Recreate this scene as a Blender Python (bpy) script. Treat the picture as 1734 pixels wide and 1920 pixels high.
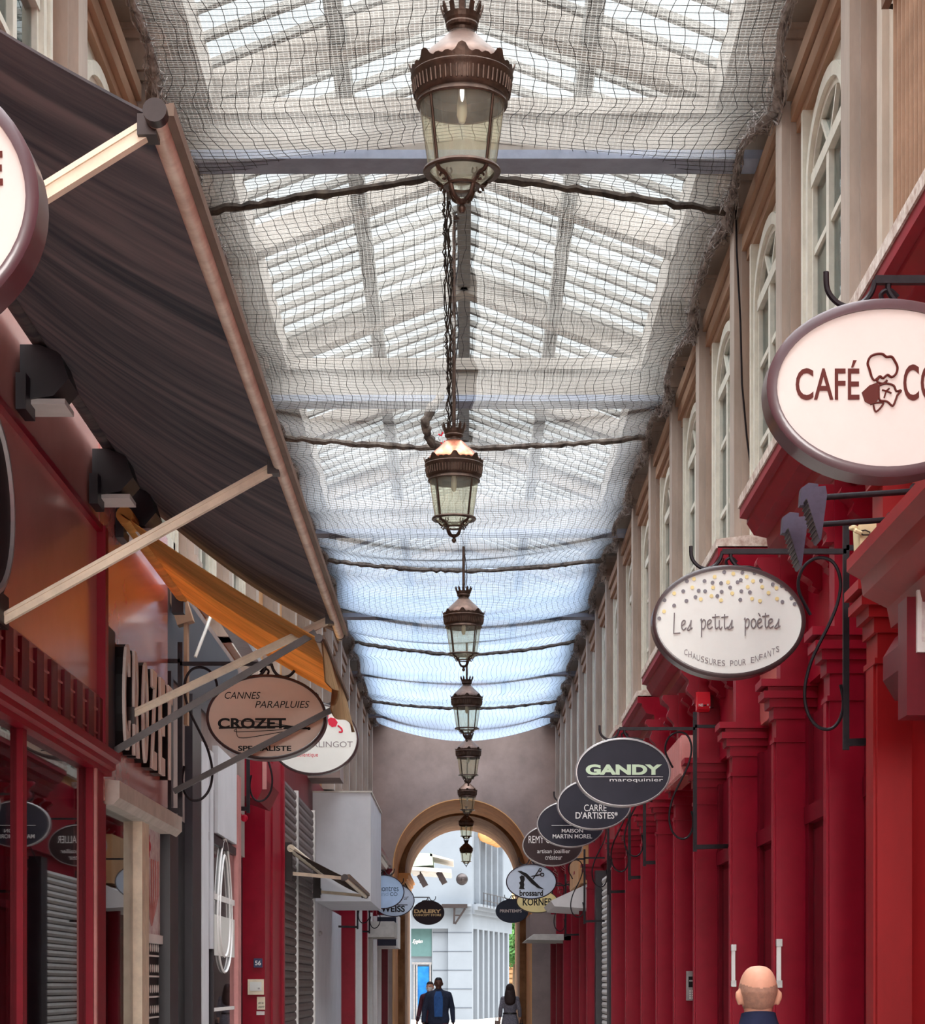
import bpy, math, random
from mathutils import Vector, Matrix
random.seed(7)
R = math.radians
PI = math.pi
scene = bpy.context.scene
for o in list(bpy.data.objects):
    bpy.data.objects.remove(o)
COL = scene.collection

# ------------------------------------------------------------------ camera
F, CX, HY, EYE = 4000.0, 870.0, 1846.0, 1.65     # focal length in pixels, vanishing point, eye height
cam_d = bpy.data.cameras.new('camera')
cam = bpy.data.objects.new('camera', cam_d)
COL.objects.link(cam)
cam.location = (0, 0, EYE)
cam.rotation_euler = (PI / 2, 0, 0)
cam_d.sensor_fit = 'AUTO'
cam_d.sensor_width = 36
cam_d.lens = F / 1920 * 36
cam_d.shift_x = (867 - CX) / 1920
cam_d.shift_y = (HY - 960) / 1920
cam_d.clip_end = 500
scene.camera = cam

# ------------------------------------------------------------------ daylight
SKY_LOW, SKY_HIGH, FILL_E = 0.46, 7.5, 1.0
world = bpy.data.worlds.new('overcast_sky')
scene.world = world
world.use_nodes = True
wn = world.node_tree
wn.nodes.clear()
w_out = wn.nodes.new('ShaderNodeOutputWorld')
w_bg = wn.nodes.new('ShaderNodeBackground')
w_tc = wn.nodes.new('ShaderNodeTexCoord')
w_nz = wn.nodes.new('ShaderNodeTexNoise')
w_nz.inputs['Scale'].default_value = 2.5
w_mix = wn.nodes.new('ShaderNodeMix')
w_mix.data_type = 'RGBA'
w_mix.inputs[6].default_value = (0.90, 0.95, 0.97, 1)
w_mix.inputs[7].default_value = (0.97, 1.0, 1.0, 1)
wn.links.new(w_tc.outputs['Generated'], w_nz.inputs['Vector'])
wn.links.new(w_nz.outputs['Fac'], w_mix.inputs[0])
wn.links.new(w_mix.outputs[2], w_bg.inputs['Color'])
# overcast sky: pale low down, far brighter overhead
w_sep = wn.nodes.new('ShaderNodeSeparateXYZ')
w_mr = wn.nodes.new('ShaderNodeMapRange')
w_mr.inputs['From Min'].default_value = 0.42
w_mr.inputs['From Max'].default_value = 0.92
w_mr.inputs['To Min'].default_value = SKY_LOW
w_mr.inputs['To Max'].default_value = SKY_HIGH
wn.links.new(w_tc.outputs['Generated'], w_sep.inputs[0])
wn.links.new(w_sep.outputs['Z'], w_mr.inputs['Value'])
wn.links.new(w_mr.outputs[0], w_bg.inputs['Strength'])
wn.links.new(w_bg.outputs[0], w_out.inputs[0])
fill_d = bpy.data.lights.new('front_fill', 'SUN')  # soft low fill from behind the camera, added to brighten the deep faces
fill_d.energy = FILL_E
fill_d.angle = R(14)
fill_d.color = (1.0, 0.97, 0.93)
fill = bpy.data.objects.new('front_fill', fill_d)
COL.objects.link(fill)
fill.location = (-3, -20, 12)
fill.rotation_euler = Vector((-0.012, 1.0, -0.085)).to_track_quat('-Z', 'Y').to_euler()

scene.view_settings.view_transform = 'Standard'
scene.view_settings.look = 'None'
scene.view_settings.gamma = 1
scene.view_settings.use_curve_mapping = False
scene.view_settings.exposure = 1.1


def X_(x, d): return (x - CX) * d / F
def Z_(y, d): return EYE + (HY - y) * d / F
def P(x, y, d): return Vector((X_(x, d), d, Z_(y, d)))


# ------------------------------------------------------------------ materials
def lin(c):
    r = []
    for v in c:
        v = v / 255
        r.append(v / 12.92 if v <= 0.04045 else ((v + 0.055) / 1.055) ** 2.4)
    return r


def mat(name, c, rough=0.6, metal=0.0, var=0.15, scale=5.0, bump=0.0, stretch=(1, 1, 1), coat=0.0, c2=None, spec=None,
        trans=0.0):
    m = bpy.data.materials.new(name)
    m.use_nodes = True
    nt = m.node_tree
    b = nt.nodes['Principled BSDF']
    a = lin(c)
    if c2 is None:
        lo = [v * (1 - var) for v in a]
        hi = [min(1, v * (1 + var)) for v in a]
    else:
        lo, hi = a, lin(c2)
    tc = nt.nodes.new('ShaderNodeTexCoord')
    mp = nt.nodes.new('ShaderNodeMapping')
    mp.inputs['Scale'].default_value = stretch
    nz = nt.nodes.new('ShaderNodeTexNoise')
    nz.inputs['Scale'].default_value = scale
    nz.inputs['Detail'].default_value = 6
    nz.inputs['Roughness'].default_value = 0.65
    rmp = nt.nodes.new('ShaderNodeValToRGB')
    rmp.color_ramp.elements[0].position = 0.35
    rmp.color_ramp.elements[0].color = (*lo, 1)
    rmp.color_ramp.elements[1].position = 0.65
    rmp.color_ramp.elements[1].color = (*hi, 1)
    L = nt.links.new
    L(tc.outputs['Object'], mp.inputs['Vector'])
    L(mp.outputs['Vector'], nz.inputs['Vector'])
    L(nz.outputs['Fac'], rmp.inputs['Fac'])
    L(rmp.outputs['Color'], b.inputs['Base Color'])
    b.inputs['Roughness'].default_value = rough
    b.inputs['Metallic'].default_value = metal
    if spec is None:
        spec = 0.18 if rough >= 0.45 else 0.4
    b.inputs['Specular IOR Level'].default_value = spec
    if coat:
        b.inputs['Coat Weight'].default_value = coat
        b.inputs['Coat Roughness'].default_value = 0.12
    if bump:
        bp = nt.nodes.new('ShaderNodeBump')
        bp.inputs['Strength'].default_value = bump
        bp.inputs['Distance'].default_value = 0.02
        L(nz.outputs['Fac'], bp.inputs['Height'])
        L(bp.outputs['Normal'], b.inputs['Normal'])
    if trans:
        tr = nt.nodes.new('ShaderNodeBsdfTranslucent')
        L(rmp.outputs['Color'], tr.inputs['Color'])
        ms = nt.nodes.new('ShaderNodeMixShader')
        ms.inputs[0].default_value = trans
        L(b.outputs[0], ms.inputs[1])
        L(tr.outputs[0], ms.inputs[2])
        L(ms.outputs[0], nt.nodes['Material Output'].inputs['Surface'])
    return m


def glass_mat(name, tint=(235, 240, 238), ior=1.5, milky=0.0, milk=(230, 230, 215), gloss=1.0):
    m = bpy.data.materials.new(name)
    m.use_nodes = True
    nt = m.node_tree
    nt.nodes.clear()
    L = nt.links.new
    out = nt.nodes.new('ShaderNodeOutputMaterial')
    # thin pane: reflection grows with the angle alike from both sides
    lw = nt.nodes.new('ShaderNodeLayerWeight')
    lw.inputs['Blend'].default_value = 0.5
    pw = nt.nodes.new('ShaderNodeMath')
    pw.operation = 'POWER'
    pw.inputs[1].default_value = 5.0
    L(lw.outputs['Facing'], pw.inputs[0])
    fr = nt.nodes.new('ShaderNodeMath')
    fr.operation = 'MULTIPLY_ADD'
    f0 = ((ior - 1) / (ior + 1)) ** 2
    fr.inputs[1].default_value = 1 - f0
    fr.inputs[2].default_value = f0
    L(pw.outputs[0], fr.inputs[0])
    tp = nt.nodes.new('ShaderNodeBsdfTransparent')
    tp.inputs['Color'].default_value = (*lin(tint), 1)
    gl = nt.nodes.new('ShaderNodeBsdfGlossy')
    gl.inputs['Roughness'].default_value = 0.012
    mx = nt.nodes.new('ShaderNodeMixShader')
    mul = nt.nodes.new('ShaderNodeMath')
    mul.operation = 'MULTIPLY'
    mul.use_clamp = True
    mul.inputs[1].default_value = gloss
    L(fr.outputs[0], mul.inputs[0])
    L(mul.outputs[0], mx.inputs[0])
    base = tp
    if milky:
        nz = nt.nodes.new('ShaderNodeTexNoise')
        nz.inputs['Scale'].default_value = 7
        nz.inputs['Detail'].default_value = 4
        mr = nt.nodes.new('ShaderNodeMapRange')
        mr.inputs['To Min'].default_value = milky * 0.6
        mr.inputs['To Max'].default_value = min(1, milky * 1.4)
        tl = nt.nodes.new('ShaderNodeBsdfTranslucent')
        tl.inputs['Color'].default_value = (*lin(milk), 1)
        df = nt.nodes.new('ShaderNodeBsdfDiffuse')
        df.inputs['Color'].default_value = (*lin(milk), 1)
        a = nt.nodes.new('ShaderNodeMixShader')
        a.inputs[0].default_value = 0.5
        L(tl.outputs[0], a.inputs[1])
        L(df.outputs[0], a.inputs[2])
        b = nt.nodes.new('ShaderNodeMixShader')
        L(nz.outputs['Fac'], mr.inputs['Value'])
        L(mr.outputs[0], b.inputs[0])
        L(tp.outputs[0], b.inputs[1])
        L(a.outputs[0], b.inputs[2])
        base = b
    L(base.outputs[0], mx.inputs[1])
    L(gl.outputs[0], mx.inputs[2])
    L(mx.outputs[0], out.inputs['Surface'])
    return m


M = {}
M['red'] = mat('red_paint', (140, 12, 36), 0.42, var=0.10, scale=4, bump=0.03, spec=0.14)
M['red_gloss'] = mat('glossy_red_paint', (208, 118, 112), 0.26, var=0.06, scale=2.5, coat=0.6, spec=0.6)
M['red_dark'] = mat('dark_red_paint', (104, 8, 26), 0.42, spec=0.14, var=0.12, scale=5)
M['red_old'] = mat('brownish_red_paint', (146, 24, 28), 0.42, spec=0.14, var=0.12, scale=3, stretch=(1, 1, 0.3))
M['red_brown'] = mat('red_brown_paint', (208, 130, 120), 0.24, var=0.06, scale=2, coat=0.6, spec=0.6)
M['pink_edge'] = mat('faded_pink_paint', (196, 132, 130), 0.45, var=0.1, scale=6)
M['beige'] = mat('beige_plaster', (174, 158, 148), 0.85, var=0.16, scale=3.2, bump=0.08, stretch=(1, 1, 0.25))
M['beige_light'] = mat('light_beige_plaster', (196, 180, 166), 0.8, var=0.14, scale=4, bump=0.06, stretch=(1, 1, 0.3))
M['ochre'] = mat('ochre_plaster', (186, 140, 100), 0.85, var=0.14, scale=3, bump=0.06, stretch=(1, 1, 0.4))
M['lintel'] = mat('ochre_brown_wood', (160, 126, 104), 0.7, var=0.14, scale=4, stretch=(1, 0.2, 1))
M['lintel_dark'] = mat('brown_wood', (112, 82, 66), 0.7, var=0.15, scale=4, stretch=(1, 0.2, 1))
M['white_wood'] = mat('white_painted_wood', (214, 208, 196), 0.55, var=0.08, scale=8, bump=0.04)
M['peel'] = mat('peeling_white_paint', (225, 214, 206), 0.8, c2=(168, 140, 128), scale=14, bump=0.3)
M['mauve'] = mat('mauve_grey_plaster', (142, 124, 120), 0.9, var=0.14, scale=1.4, bump=0.08)
M['orange_plaster'] = mat('orange_plaster', (214, 158, 104), 0.85, var=0.1, scale=2, bump=0.05)
M['brown_stone'] = mat('brown_stone', (112, 76, 52), 0.9, c2=(146, 108, 76), scale=2.2, bump=0.2)
M['rafter'] = mat('grey_painted_wood', (120, 115, 110), 0.7, var=0.14, scale=6)
M['beam'] = mat('off_white_beam', (148, 138, 130), 0.8, var=0.08, scale=2)
M['beam_shade'] = mat('beam_shade_tone', (138, 142, 158), 0.7, var=0.12, scale=5)
M['stone'] = mat('grey_paving', (176, 168, 160), 0.75, var=0.15, scale=2, bump=0.1)
M['iron'] = mat('black_wrought_iron', (40, 34, 38), 0.45, metal=0.4, var=0.2, scale=20)
M['bronze'] = mat('brown_bronze', (80, 62, 54), 0.42, metal=0.75, var=0.3, scale=14, bump=0.15)
M['copper'] = mat('worn_copper', (124, 98, 88), 0.45, metal=0.6, c2=(92, 72, 64), scale=6, bump=0.05)
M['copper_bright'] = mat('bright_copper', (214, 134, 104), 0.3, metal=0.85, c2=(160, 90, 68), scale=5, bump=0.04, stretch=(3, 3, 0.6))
M['bronze_dark'] = mat('dark_bronze', (60, 42, 34), 0.45, metal=0.6, var=0.25, scale=12)
M['bulb'] = mat('frosted_lamp_glass', (226, 222, 205), 0.4, var=0.05)
M['cream_metal'] = mat('cream_painted_metal', (232, 214, 190), 0.4, var=0.12, scale=9, stretch=(1, 1, 1), bump=0.05)
M['tube_metal'] = mat('weathered_cream_metal', (234, 216, 198), 0.38, c2=(196, 170, 152), scale=6, stretch=(1, 1.6, 1))
M['dark_metal'] = mat('dark_metal', (58, 50, 50), 0.4, metal=0.5, var=0.2)
M['steel'] = mat('grey_steel', (160, 156, 156), 0.35, metal=0.6, var=0.15, scale=10)
M['shutter'] = mat('grey_brown_shutter', (112, 98, 98), 0.5, metal=0.3, var=0.15, scale=7)
M['shutter_white'] = mat('white_shutter', (214, 206, 202), 0.5, var=0.1, scale=7)
M['white_wall'] = mat('white_render', (208, 206, 212), 0.8, var=0.05, scale=2)
M['white'] = mat('white_paint', (232, 226, 224), 0.5, var=0.04)
M['face_cream'] = mat('cream_sign_face', (226, 214, 208), 0.5, var=0.035, scale=3)
M['face_white'] = mat('white_sign_face', (226, 224, 220), 0.5, var=0.03, scale=3)
M['face_tan'] = mat('tan_sign_face', (212, 190, 176), 0.4, var=0.06, scale=2.5)
M['face_navy'] = mat('charcoal_blue_sign_face', (46, 44, 56), 0.5, var=0.08)
M['face_brown'] = mat('dark_brown_sign_face', (58, 42, 44), 0.5, var=0.08)
M['face_black'] = mat('black_plum_sign_face', (48, 36, 48), 0.5, var=0.08)
M['face_blue'] = mat('pale_blue_sign_face', (172, 196, 228), 0.45, var=0.05)
M['face_pale'] = mat('pale_grey_blue_sign_face', (196, 206, 224), 0.45, var=0.05)
M['face_yellow'] = mat('pale_yellow_sign_face', (244, 222, 160), 0.45, var=0.05)
M['face_slate'] = mat('slate_blue_sign_face', (52, 60, 78), 0.5, var=0.06)
M['rim_plum'] = mat('plum_rim', (84, 56, 62), 0.35, var=0.12, coat=0.3)
M['rim_brown'] = mat('dark_brown_rim', (62, 42, 44), 0.35, var=0.15, coat=0.3)
M['rim_silver'] = mat('silver_rim', (170, 164, 166), 0.35, metal=0.5, var=0.1)
M['txt_black'] = mat('black_lettering', (26, 22, 24), 0.5, var=0.05)
M['txt_brown'] = mat('brown_lettering', (92, 36, 30), 0.5, var=0.05)
M['txt_grey'] = mat('grey_lettering', (134, 124, 126), 0.5, var=0.05)
M['txt_white'] = mat('white_lettering', (236, 232, 232), 0.5, var=0.03)
M['txt_green'] = mat('pale_green_lettering', (206, 224, 196), 0.5, var=0.03)
M['txt_gold'] = mat('pale_gold_lettering', (250, 226, 176), 0.5, var=0.03)
M['txt_red'] = mat('crimson_lettering', (206, 32, 62), 0.5, var=0.05)
M['txt_blue'] = mat('dark_blue_lettering', (44, 56, 84), 0.5, var=0.05)
M['txt_pale'] = mat('pale_blue_lettering', (140, 164, 200), 0.5, var=0.05)
M['dot_grey'] = mat('grey_dots', (128, 122, 128), 0.5, var=0.04)
M['dot_gold'] = mat('gold_dots', (230, 208, 150), 0.5, var=0.04)
M['canvas'] = mat('charcoal_awning_canvas', (84, 86, 92), 0.9, c2=(136, 124, 124), scale=2.4, stretch=(0.3, 3.0, 0.3), bump=0.06, trans=0.4)
M['canvas_yellow'] = mat('ochre_awning_canvas', (238, 178, 104), 0.9, var=0.2, scale=2.5, stretch=(0.5, 2.5, 0.5), trans=0.35)
M['canvas_tan'] = mat('faded_tan_valance', (176, 142, 104), 0.9, var=0.25, scale=10, stretch=(1, 3, 0.3), trans=0.3)
M['canvas_brown'] = mat('dark_brown_awning_canvas', (84, 70, 62), 0.9, var=0.25, scale=5, trans=0.1)
M['dark_in'] = mat('dark_interior', (56, 44, 44), 0.8, c2=(96, 84, 76), scale=1.3)
M['dark_door'] = mat('dark_plum_door', (62, 30, 40), 0.45, var=0.15)
M['black_frame'] = mat('black_painted_frame', (38, 30, 38), 0.4, var=0.15)
M['grey_stone'] = mat('pale_grey_ledge', (200, 192, 184), 0.7, var=0.12, scale=5, bump=0.1)
M['alarm'] = mat('bright_red_plastic', (214, 24, 44), 0.35, var=0.08)
M['purple_grey'] = mat('violet_grey_metal', (80, 72, 88), 0.5, metal=0.3, var=0.15, scale=12)
M['yellowed'] = mat('yellowed_white_plastic', (226, 206, 164), 0.5, var=0.08)
M['thread'] = mat('black_net_twine', (44, 40, 40), 0.8, var=0.1)
M['hair_net'] = mat('grey_bundled_net', (170, 160, 156), 0.9, c2=(104, 92, 88), scale=9)
M['rope'] = mat('weathered_rope', (122, 110, 102), 0.9, c2=(58, 48, 46), scale=9, bump=0.3)
M['rope_dark'] = mat('dark_rope', (84, 72, 64), 0.9, c2=(40, 34, 32), scale=9, bump=0.3)
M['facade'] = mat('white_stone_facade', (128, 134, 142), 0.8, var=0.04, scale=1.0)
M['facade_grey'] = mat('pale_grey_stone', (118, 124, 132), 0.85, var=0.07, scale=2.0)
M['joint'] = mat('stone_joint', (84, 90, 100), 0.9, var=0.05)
M['slate'] = mat('dark_slate_glazing', (40, 50, 66), 0.6, var=0.1)
M['teal'] = mat('pale_teal_panel', (84, 112, 112), 0.5, var=0.05)
M['blue_poster'] = mat('bright_blue_poster', (12, 84, 146), 0.5, c2=(40, 120, 176), scale=1.4)
M['green_box'] = mat('pale_green_panel', (178, 196, 178), 0.6, var=0.08)
M['leaf'] = mat('green_leaves', (64, 112, 62), 0.7, c2=(120, 160, 96), scale=3)
M['bark'] = mat('tree_bark', (92, 76, 62), 0.9, var=0.2)
M['ochre_house'] = mat('ochre_brick_front', (214, 176, 128), 0.8, var=0.1)
M['brown_blind'] = mat('brown_blind', (150, 112, 78), 0.8, var=0.1)
M['skin'] = mat('skin', (206, 150, 126), 0.5, var=0.09, scale=9)
M['skin_dark'] = mat('dark_skin', (92, 62, 52), 0.5, var=0.08, scale=9)
M['stubble'] = mat('shaved_stubble', (172, 128, 108), 0.7, c2=(148, 112, 98), scale=60)
M['navy_cloth'] = mat('navy_cloth', (30, 34, 58), 0.85, var=0.15, scale=30, bump=0.1)
M['suit'] = mat('dark_blue_suit', (44, 48, 66), 0.85, var=0.15, scale=30, bump=0.1)
M['shirt'] = mat('blue_shirt', (48, 84, 138), 0.8, var=0.12, scale=20)
M['maroon'] = mat('maroon_trousers', (92, 50, 60), 0.85, var=0.15, scale=20)
M['dress'] = mat('grey_patterned_dress', (84, 80, 90), 0.85, c2=(130, 124, 132), scale=40)
M['hair'] = mat('dark_brown_hair', (50, 36, 34), 0.6, var=0.25, scale=30, stretch=(3, 3, 0.5))
M['shoe'] = mat('black_leather', (30, 26, 26), 0.4, var=0.1)
M['bag_tan'] = mat('taupe_bag', (146, 122, 112), 0.7, var=0.1)
M['bag_black'] = mat('black_bag', (36, 32, 36), 0.5, var=0.1)
M['paper'] = mat('paper', (232, 224, 220), 0.7, c2=(204, 176, 184), scale=16)
M['lattice'] = mat('black_lattice', (40, 36, 38), 0.5, var=0.1)
M['plate_blue'] = mat('blue_enamel', (44, 52, 92), 0.3, var=0.05)
M['brick_grey'] = mat('mottled_grey_panel', (108, 96, 88), 0.7, c2=(84, 80, 92), scale=5)
M['glass'] = glass_mat('shop_glass', (215, 215, 215), 2.1)
M['glass_clear'] = glass_mat('window_glass', (190, 205, 205), 1.7)
M['glass_roof'] = glass_mat('roof_glass', (250, 252, 253), 1.3, gloss=0.5)
M['glass_lamp'] = glass_mat('lantern_glass', (246, 246, 232), 1.45, milky=0.2, milk=(252, 250, 236))


# ------------------------------------------------------------------ mesh building
OFF = {}


class MB:
    def __init__(s):
        s.v, s.f = [], []

    def add(s, vs, fs):
        n = len(s.v)
        s.v += [tuple(v) for v in vs]
        s.f += [tuple(i + n for i in f) for f in fs]
        return s

    def box(s, x0, x1, y0, y1, z0, z1):
        x0, x1 = min(x0, x1), max(x0, x1)
        y0, y1 = min(y0, y1), max(y0, y1)
        z0, z1 = min(z0, z1), max(z0, z1)
        v = [(x0, y0, z0), (x1, y0, z0), (x1, y1, z0), (x0, y1, z0), (x0, y0, z1), (x1, y0, z1), (x1, y1, z1), (x0, y1, z1)]
        return s.add(v, [(0, 3, 2, 1), (4, 5, 6, 7), (0, 1, 5, 4), (1, 2, 6, 5), (2, 3, 7, 6), (3, 0, 4, 7)])

    def bar(s, a, b, w, h=None, up=(0, 0, 1)):
        """a square bar from a to b"""
        a, b = Vector(a), Vector(b)
        h = h or w
        d = (b - a).normalized()
        u = Vector(up)
        if abs(d.dot(u)) > 0.98:
            u = Vector((1, 0, 0))
        r = d.cross(u).normalized()
        u = r.cross(d).normalized()
        v = []
        for p in (a, b):
            for sx, sy in ((-1, -1), (1, -1), (1, 1), (-1, 1)):
                v.append(p + r * (sx * w / 2) + u * (sy * h / 2))
        return s.add(v, [(0, 1, 2, 3), (7, 6, 5, 4), (0, 4, 5, 1), (1, 5, 6, 2), (2, 6, 7, 3), (3, 7, 4, 0)])

    def tube(s, pts, r, n=8, caps=True, sq=(1, 1)):
        pts = [Vector(p) for p in pts]
        k = len(pts)
        rs = r if isinstance(r, (list, tuple)) else [r] * k
        t0 = (pts[1] - pts[0]).normalized()
        u = (Vector((0, 1, 0)) - t0 * t0.y).normalized() if abs(t0.y) < .9 else t0.orthogonal().normalized()
        if abs(t0.z) < 0.9:
            u = (Vector((0, 0, 1)) - t0 * t0.z).normalized()
        v, f = [], []
        for i, p in enumerate(pts):
            if i == 0: t = t0
            elif i == k - 1: t = (pts[i] - pts[i - 1]).normalized()
            else:
                t = (pts[i + 1] - pts[i - 1])
                t = t.normalized() if t.length > 1e-9 else t0
            u = (u - t * u.dot(t))
            u = u.normalized() if u.length > 1e-6 else t.orthogonal().normalized()
            w = t.cross(u)
            for j in range(n):
                a = 2 * PI * j / n
                v.append(p + (u * math.cos(a) * sq[0] + w * math.sin(a) * sq[1]) * rs[i])
        for i in range(k - 1):
            for j in range(n):
                f.append((i * n + j, i * n + (j + 1) % n, (i + 1) * n + (j + 1) % n, (i + 1) * n + j))
        if caps:
            f.append(tuple(range(n - 1, -1, -1)))
            f.append(tuple(range((k - 1) * n, k * n)))
        return s.add(v, f)

    def lathe(s, prof, n=24, c=(0, 0, 0), closed=False):
        v, f = [], []
        k = len(prof)
        for (r, z) in prof:
            for j in range(n):
                a = 2 * PI * j / n
                v.append((c[0] + r * math.cos(a), c[1] + r * math.sin(a), c[2] + z))
        for i in range(k - 1 if not closed else k):
            i2 = (i + 1) % k
            for j in range(n):
                f.append((i * n + j, i * n + (j + 1) % n, i2 * n + (j + 1) % n, i2 * n + j))
        if not closed:
            if prof[0][0] > 1e-6: f.append(tuple(range(n - 1, -1, -1)))
            if prof[-1][0] > 1e-6: f.append(tuple(range((k - 1) * n, k * n)))
        return s.add(v, f)

    def prism(s, poly, axis, a, b):
        """extrude a 2D polygon; axis 'y': poly is (x,z); axis 'x': poly is (y,z); axis 'z': (x,y)"""
        n = len(poly)
        v = []
        for t in (a, b):
            for (p, q) in poly:
                v.append({'y': (p, t, q), 'x': (t, p, q), 'z': (p, q, t)}[axis])
        f = [tuple(range(n)), tuple(range(2 * n - 1, n - 1, -1))]
        for i in range(n):
            j = (i + 1) % n
            f.append((i, i + n, j + n, j))
        return s.add(v, f)

    def ell(s, c, r, n=16, m=10):
        v, f = [], []
        for i in range(m + 1):
            t = PI * i / m
            for j in range(n):
                a = 2 * PI * j / n
                v.append((c[0] + r[0] * math.sin(t) * math.cos(a), c[1] + r[1] * math.sin(t) * math.sin(a), c[2] + r[2] * math.cos(t)))
        for i in range(m):
            for j in range(n):
                f.append((i * n + j, (i + 1) * n + j, (i + 1) * n + (j + 1) % n, i * n + (j + 1) % n))
        return s.add(v, f)

    def grid(s, fn, nu, nv):
        v = [fn(i / nu, j / nv) for i in range(nu + 1) for j in range(nv + 1)]
        f = []
        for i in range(nu):
            for j in range(nv):
                a = i * (nv + 1) + j
                f.append((a, a + 1, a + nv + 2, a + nv + 1))
        return s.add(v, f)

    def build(s, name, m, parent=None, smooth=False, mods=None, weld=False):
        me = bpy.data.meshes.new(name)
        if parent is None:
            xs = [v[0] for v in s.v]; ys = [v[1] for v in s.v]; zs = [v[2] for v in s.v]
            off = Vector(((min(xs) + max(xs)) / 2, (min(ys) + max(ys)) / 2, min(zs)))
        else:
            off = OFF[parent.name]
        me.from_pydata([(v[0] - off.x, v[1] - off.y, v[2] - off.z) for v in s.v], [], s.f)
        me.materials.append(m)
        o = bpy.data.objects.new(name, me)
        COL.objects.link(o)
        if parent is None:
            o.location = off
        else:
            o.parent = parent
        OFF[o.name] = off
        import bmesh
        bm = bmesh.new()
        bm.from_mesh(me)
        if weld:
            bmesh.ops.remove_doubles(bm, verts=bm.verts, dist=1e-5)
        bmesh.ops.recalc_face_normals(bm, faces=bm.faces)
        if smooth:
            for fc in bm.faces: fc.smooth = True
            for e in bm.edges:
                if len(e.link_faces) == 2 and e.calc_face_angle(0) > R(42): e.smooth = False
        bm.to_mesh(me)
        bm.free()
        return o


def spline(q, n=5):
    q = [Vector(p) for p in q]
    if len(q) < 3: return q
    pts = []
    for i in range(len(q) - 1):
        p0, p1, p2, p3 = q[max(0, i - 1)], q[i], q[i + 1], q[min(len(q) - 1, i + 2)]
        for u in range(n):
            u /= n
            pts.append(.5 * ((2 * p1) + (p2 - p0) * u + (2 * p0 - 5 * p1 + 4 * p2 - p3) * u * u + (3 * p1 - p0 - 3 * p2 + p3) * u ** 3))
    pts.append(q[-1])
    return pts


def bake(o):
    """apply an object's modifiers to its mesh"""
    dg = bpy.context.evaluated_depsgraph_get()
    me = bpy.data.meshes.new_from_object(o.evaluated_get(dg))
    old = o.data
    o.modifiers.clear()
    o.data = me
    bpy.data.meshes.remove(old)
    return o


def empty(name, loc, label, cat, group=None):
    o = bpy.data.objects.new(name, None)
    o.empty_display_size = 0.2
    COL.objects.link(o)
    o.location = loc
    OFF[o.name] = Vector(loc)
    return tag(o, label, cat, group)


def tag(o, label, cat=None, group=None, kind=None):
    o['label'] = label
    if cat: o['category'] = cat
    if group: o['group'] = group
    if kind: o['kind'] = kind
    return o


def struct(o, label, cat):
    return tag(o, label, cat, kind='structure')


def text_geo(txt, bold=0.0, shear=0.0, extrude=0.0, spacing=1.0, res=4):
    cu = bpy.data.curves.new('t', 'FONT')
    cu.body = txt
    cu.offset = bold
    cu.shear = shear
    cu.space_character = spacing
    cu.resolution_u = res
    cu.extrude = extrude
    ob = bpy.data.objects.new('t', cu)
    COL.objects.link(ob)
    dg = bpy.context.evaluated_depsgraph_get()
    me = bpy.data.meshes.new_from_object(ob.evaluated_get(dg))
    v = [tuple(p.co) for p in me.vertices]
    f = [tuple(p.vertices) for p in me.polygons]
    bpy.data.objects.remove(ob)
    bpy.data.meshes.remove(me)
    return v, f


def text_box(mb, txt, x0, x1, z0, z1, y, thick=0.004, bold=0.0, shear=0.0, spacing=1.0):
    """flat lettering filling the box x0..x1, z0..z1 on a face that looks towards -Y"""
    v, f = text_geo(txt, bold, shear, 0.0, spacing)
    ax, bx = min(p[0] for p in v), max(p[0] for p in v)
    ay, by = min(p[1] for p in v), max(p[1] for p in v)
    q = [(x0 + (p[0] - ax) / (bx - ax) * (x1 - x0), y - thick, z0 + (p[1] - ay) / (by - ay) * (z1 - z0)) for p in v]
    mb.add(q, f)
    return mb

# ================================================================== SETTING
ORD = ['first', 'second', 'third', 'fourth', 'fifth', 'sixth', 'seventh', 'eighth', 'ninth', 'tenth', 'eleventh', 'twelfth',
       'thirteenth', 'fourteenth', 'fifteenth', 'sixteenth', 'seventeenth', 'eighteenth', 'nineteenth', 'twentieth']
Y_END = 55.4
struct(MB().box(-14, 14, -4, 160, -0.2, 0).build('floor', M['stone']), 'grey stone paving running the length of the passage', 'floor')
# upper walls (ochre wall planes behind the pilasters)
struct(MB().box(2.48, 2.9, -12, Y_END + 4, 5.0, 9.0).build('wall_right', M['ochre']), 'upper ochre wall above the red shopfronts', 'wall')
struct(MB().box(-2.9, -2.48, -12, Y_END + 4, 4.9, 9.0).build('wall_left', M['ochre']), 'upper ochre wall above the left shops', 'wall')

UP = [10.0 + 2.72 * k for k in range(17)]
UP = [y - 0.02 for y in UP]


def pilaster_upper(side, y):
    s = side
    m = MB()
    m.box(s * 2.36, s * 2.49, y, y + 0.36, 5.05, 8.3)
    m.box(s * 2.30, s * 2.37, y + 0.03, y + 0.33, 5.05, 8.18)
    m.box(s * 2.27, s * 2.49, y - 0.03, y + 0.39, 5.05, 5.3)
    for (o_, z0, z1) in ((0.03, 8.18, 8.24), (0.08, 8.24, 8.32), (0.05, 8.32, 8.46), (0.11, 8.46, 8.52), (0.15, 8.52, 8.62)):
        m.box(s * (2.32 - o_), s * 2.49, y - o_ * 0.7, y + 0.36 + o_ * 0.7, z0, z1)
    return m


def lintel(side, y0, y1):
    s = side
    m = MB()
    for (x, z0, z1) in ((2.40, 7.80, 7.88), (2.36, 7.88, 8.00), (2.40, 8.00, 8.03), (2.33, 8.03, 8.15), (2.42, 8.15, 8.2)):
        m.box(s * x, s * 2.49, y0, y1, z0, z1)
    return m


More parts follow.
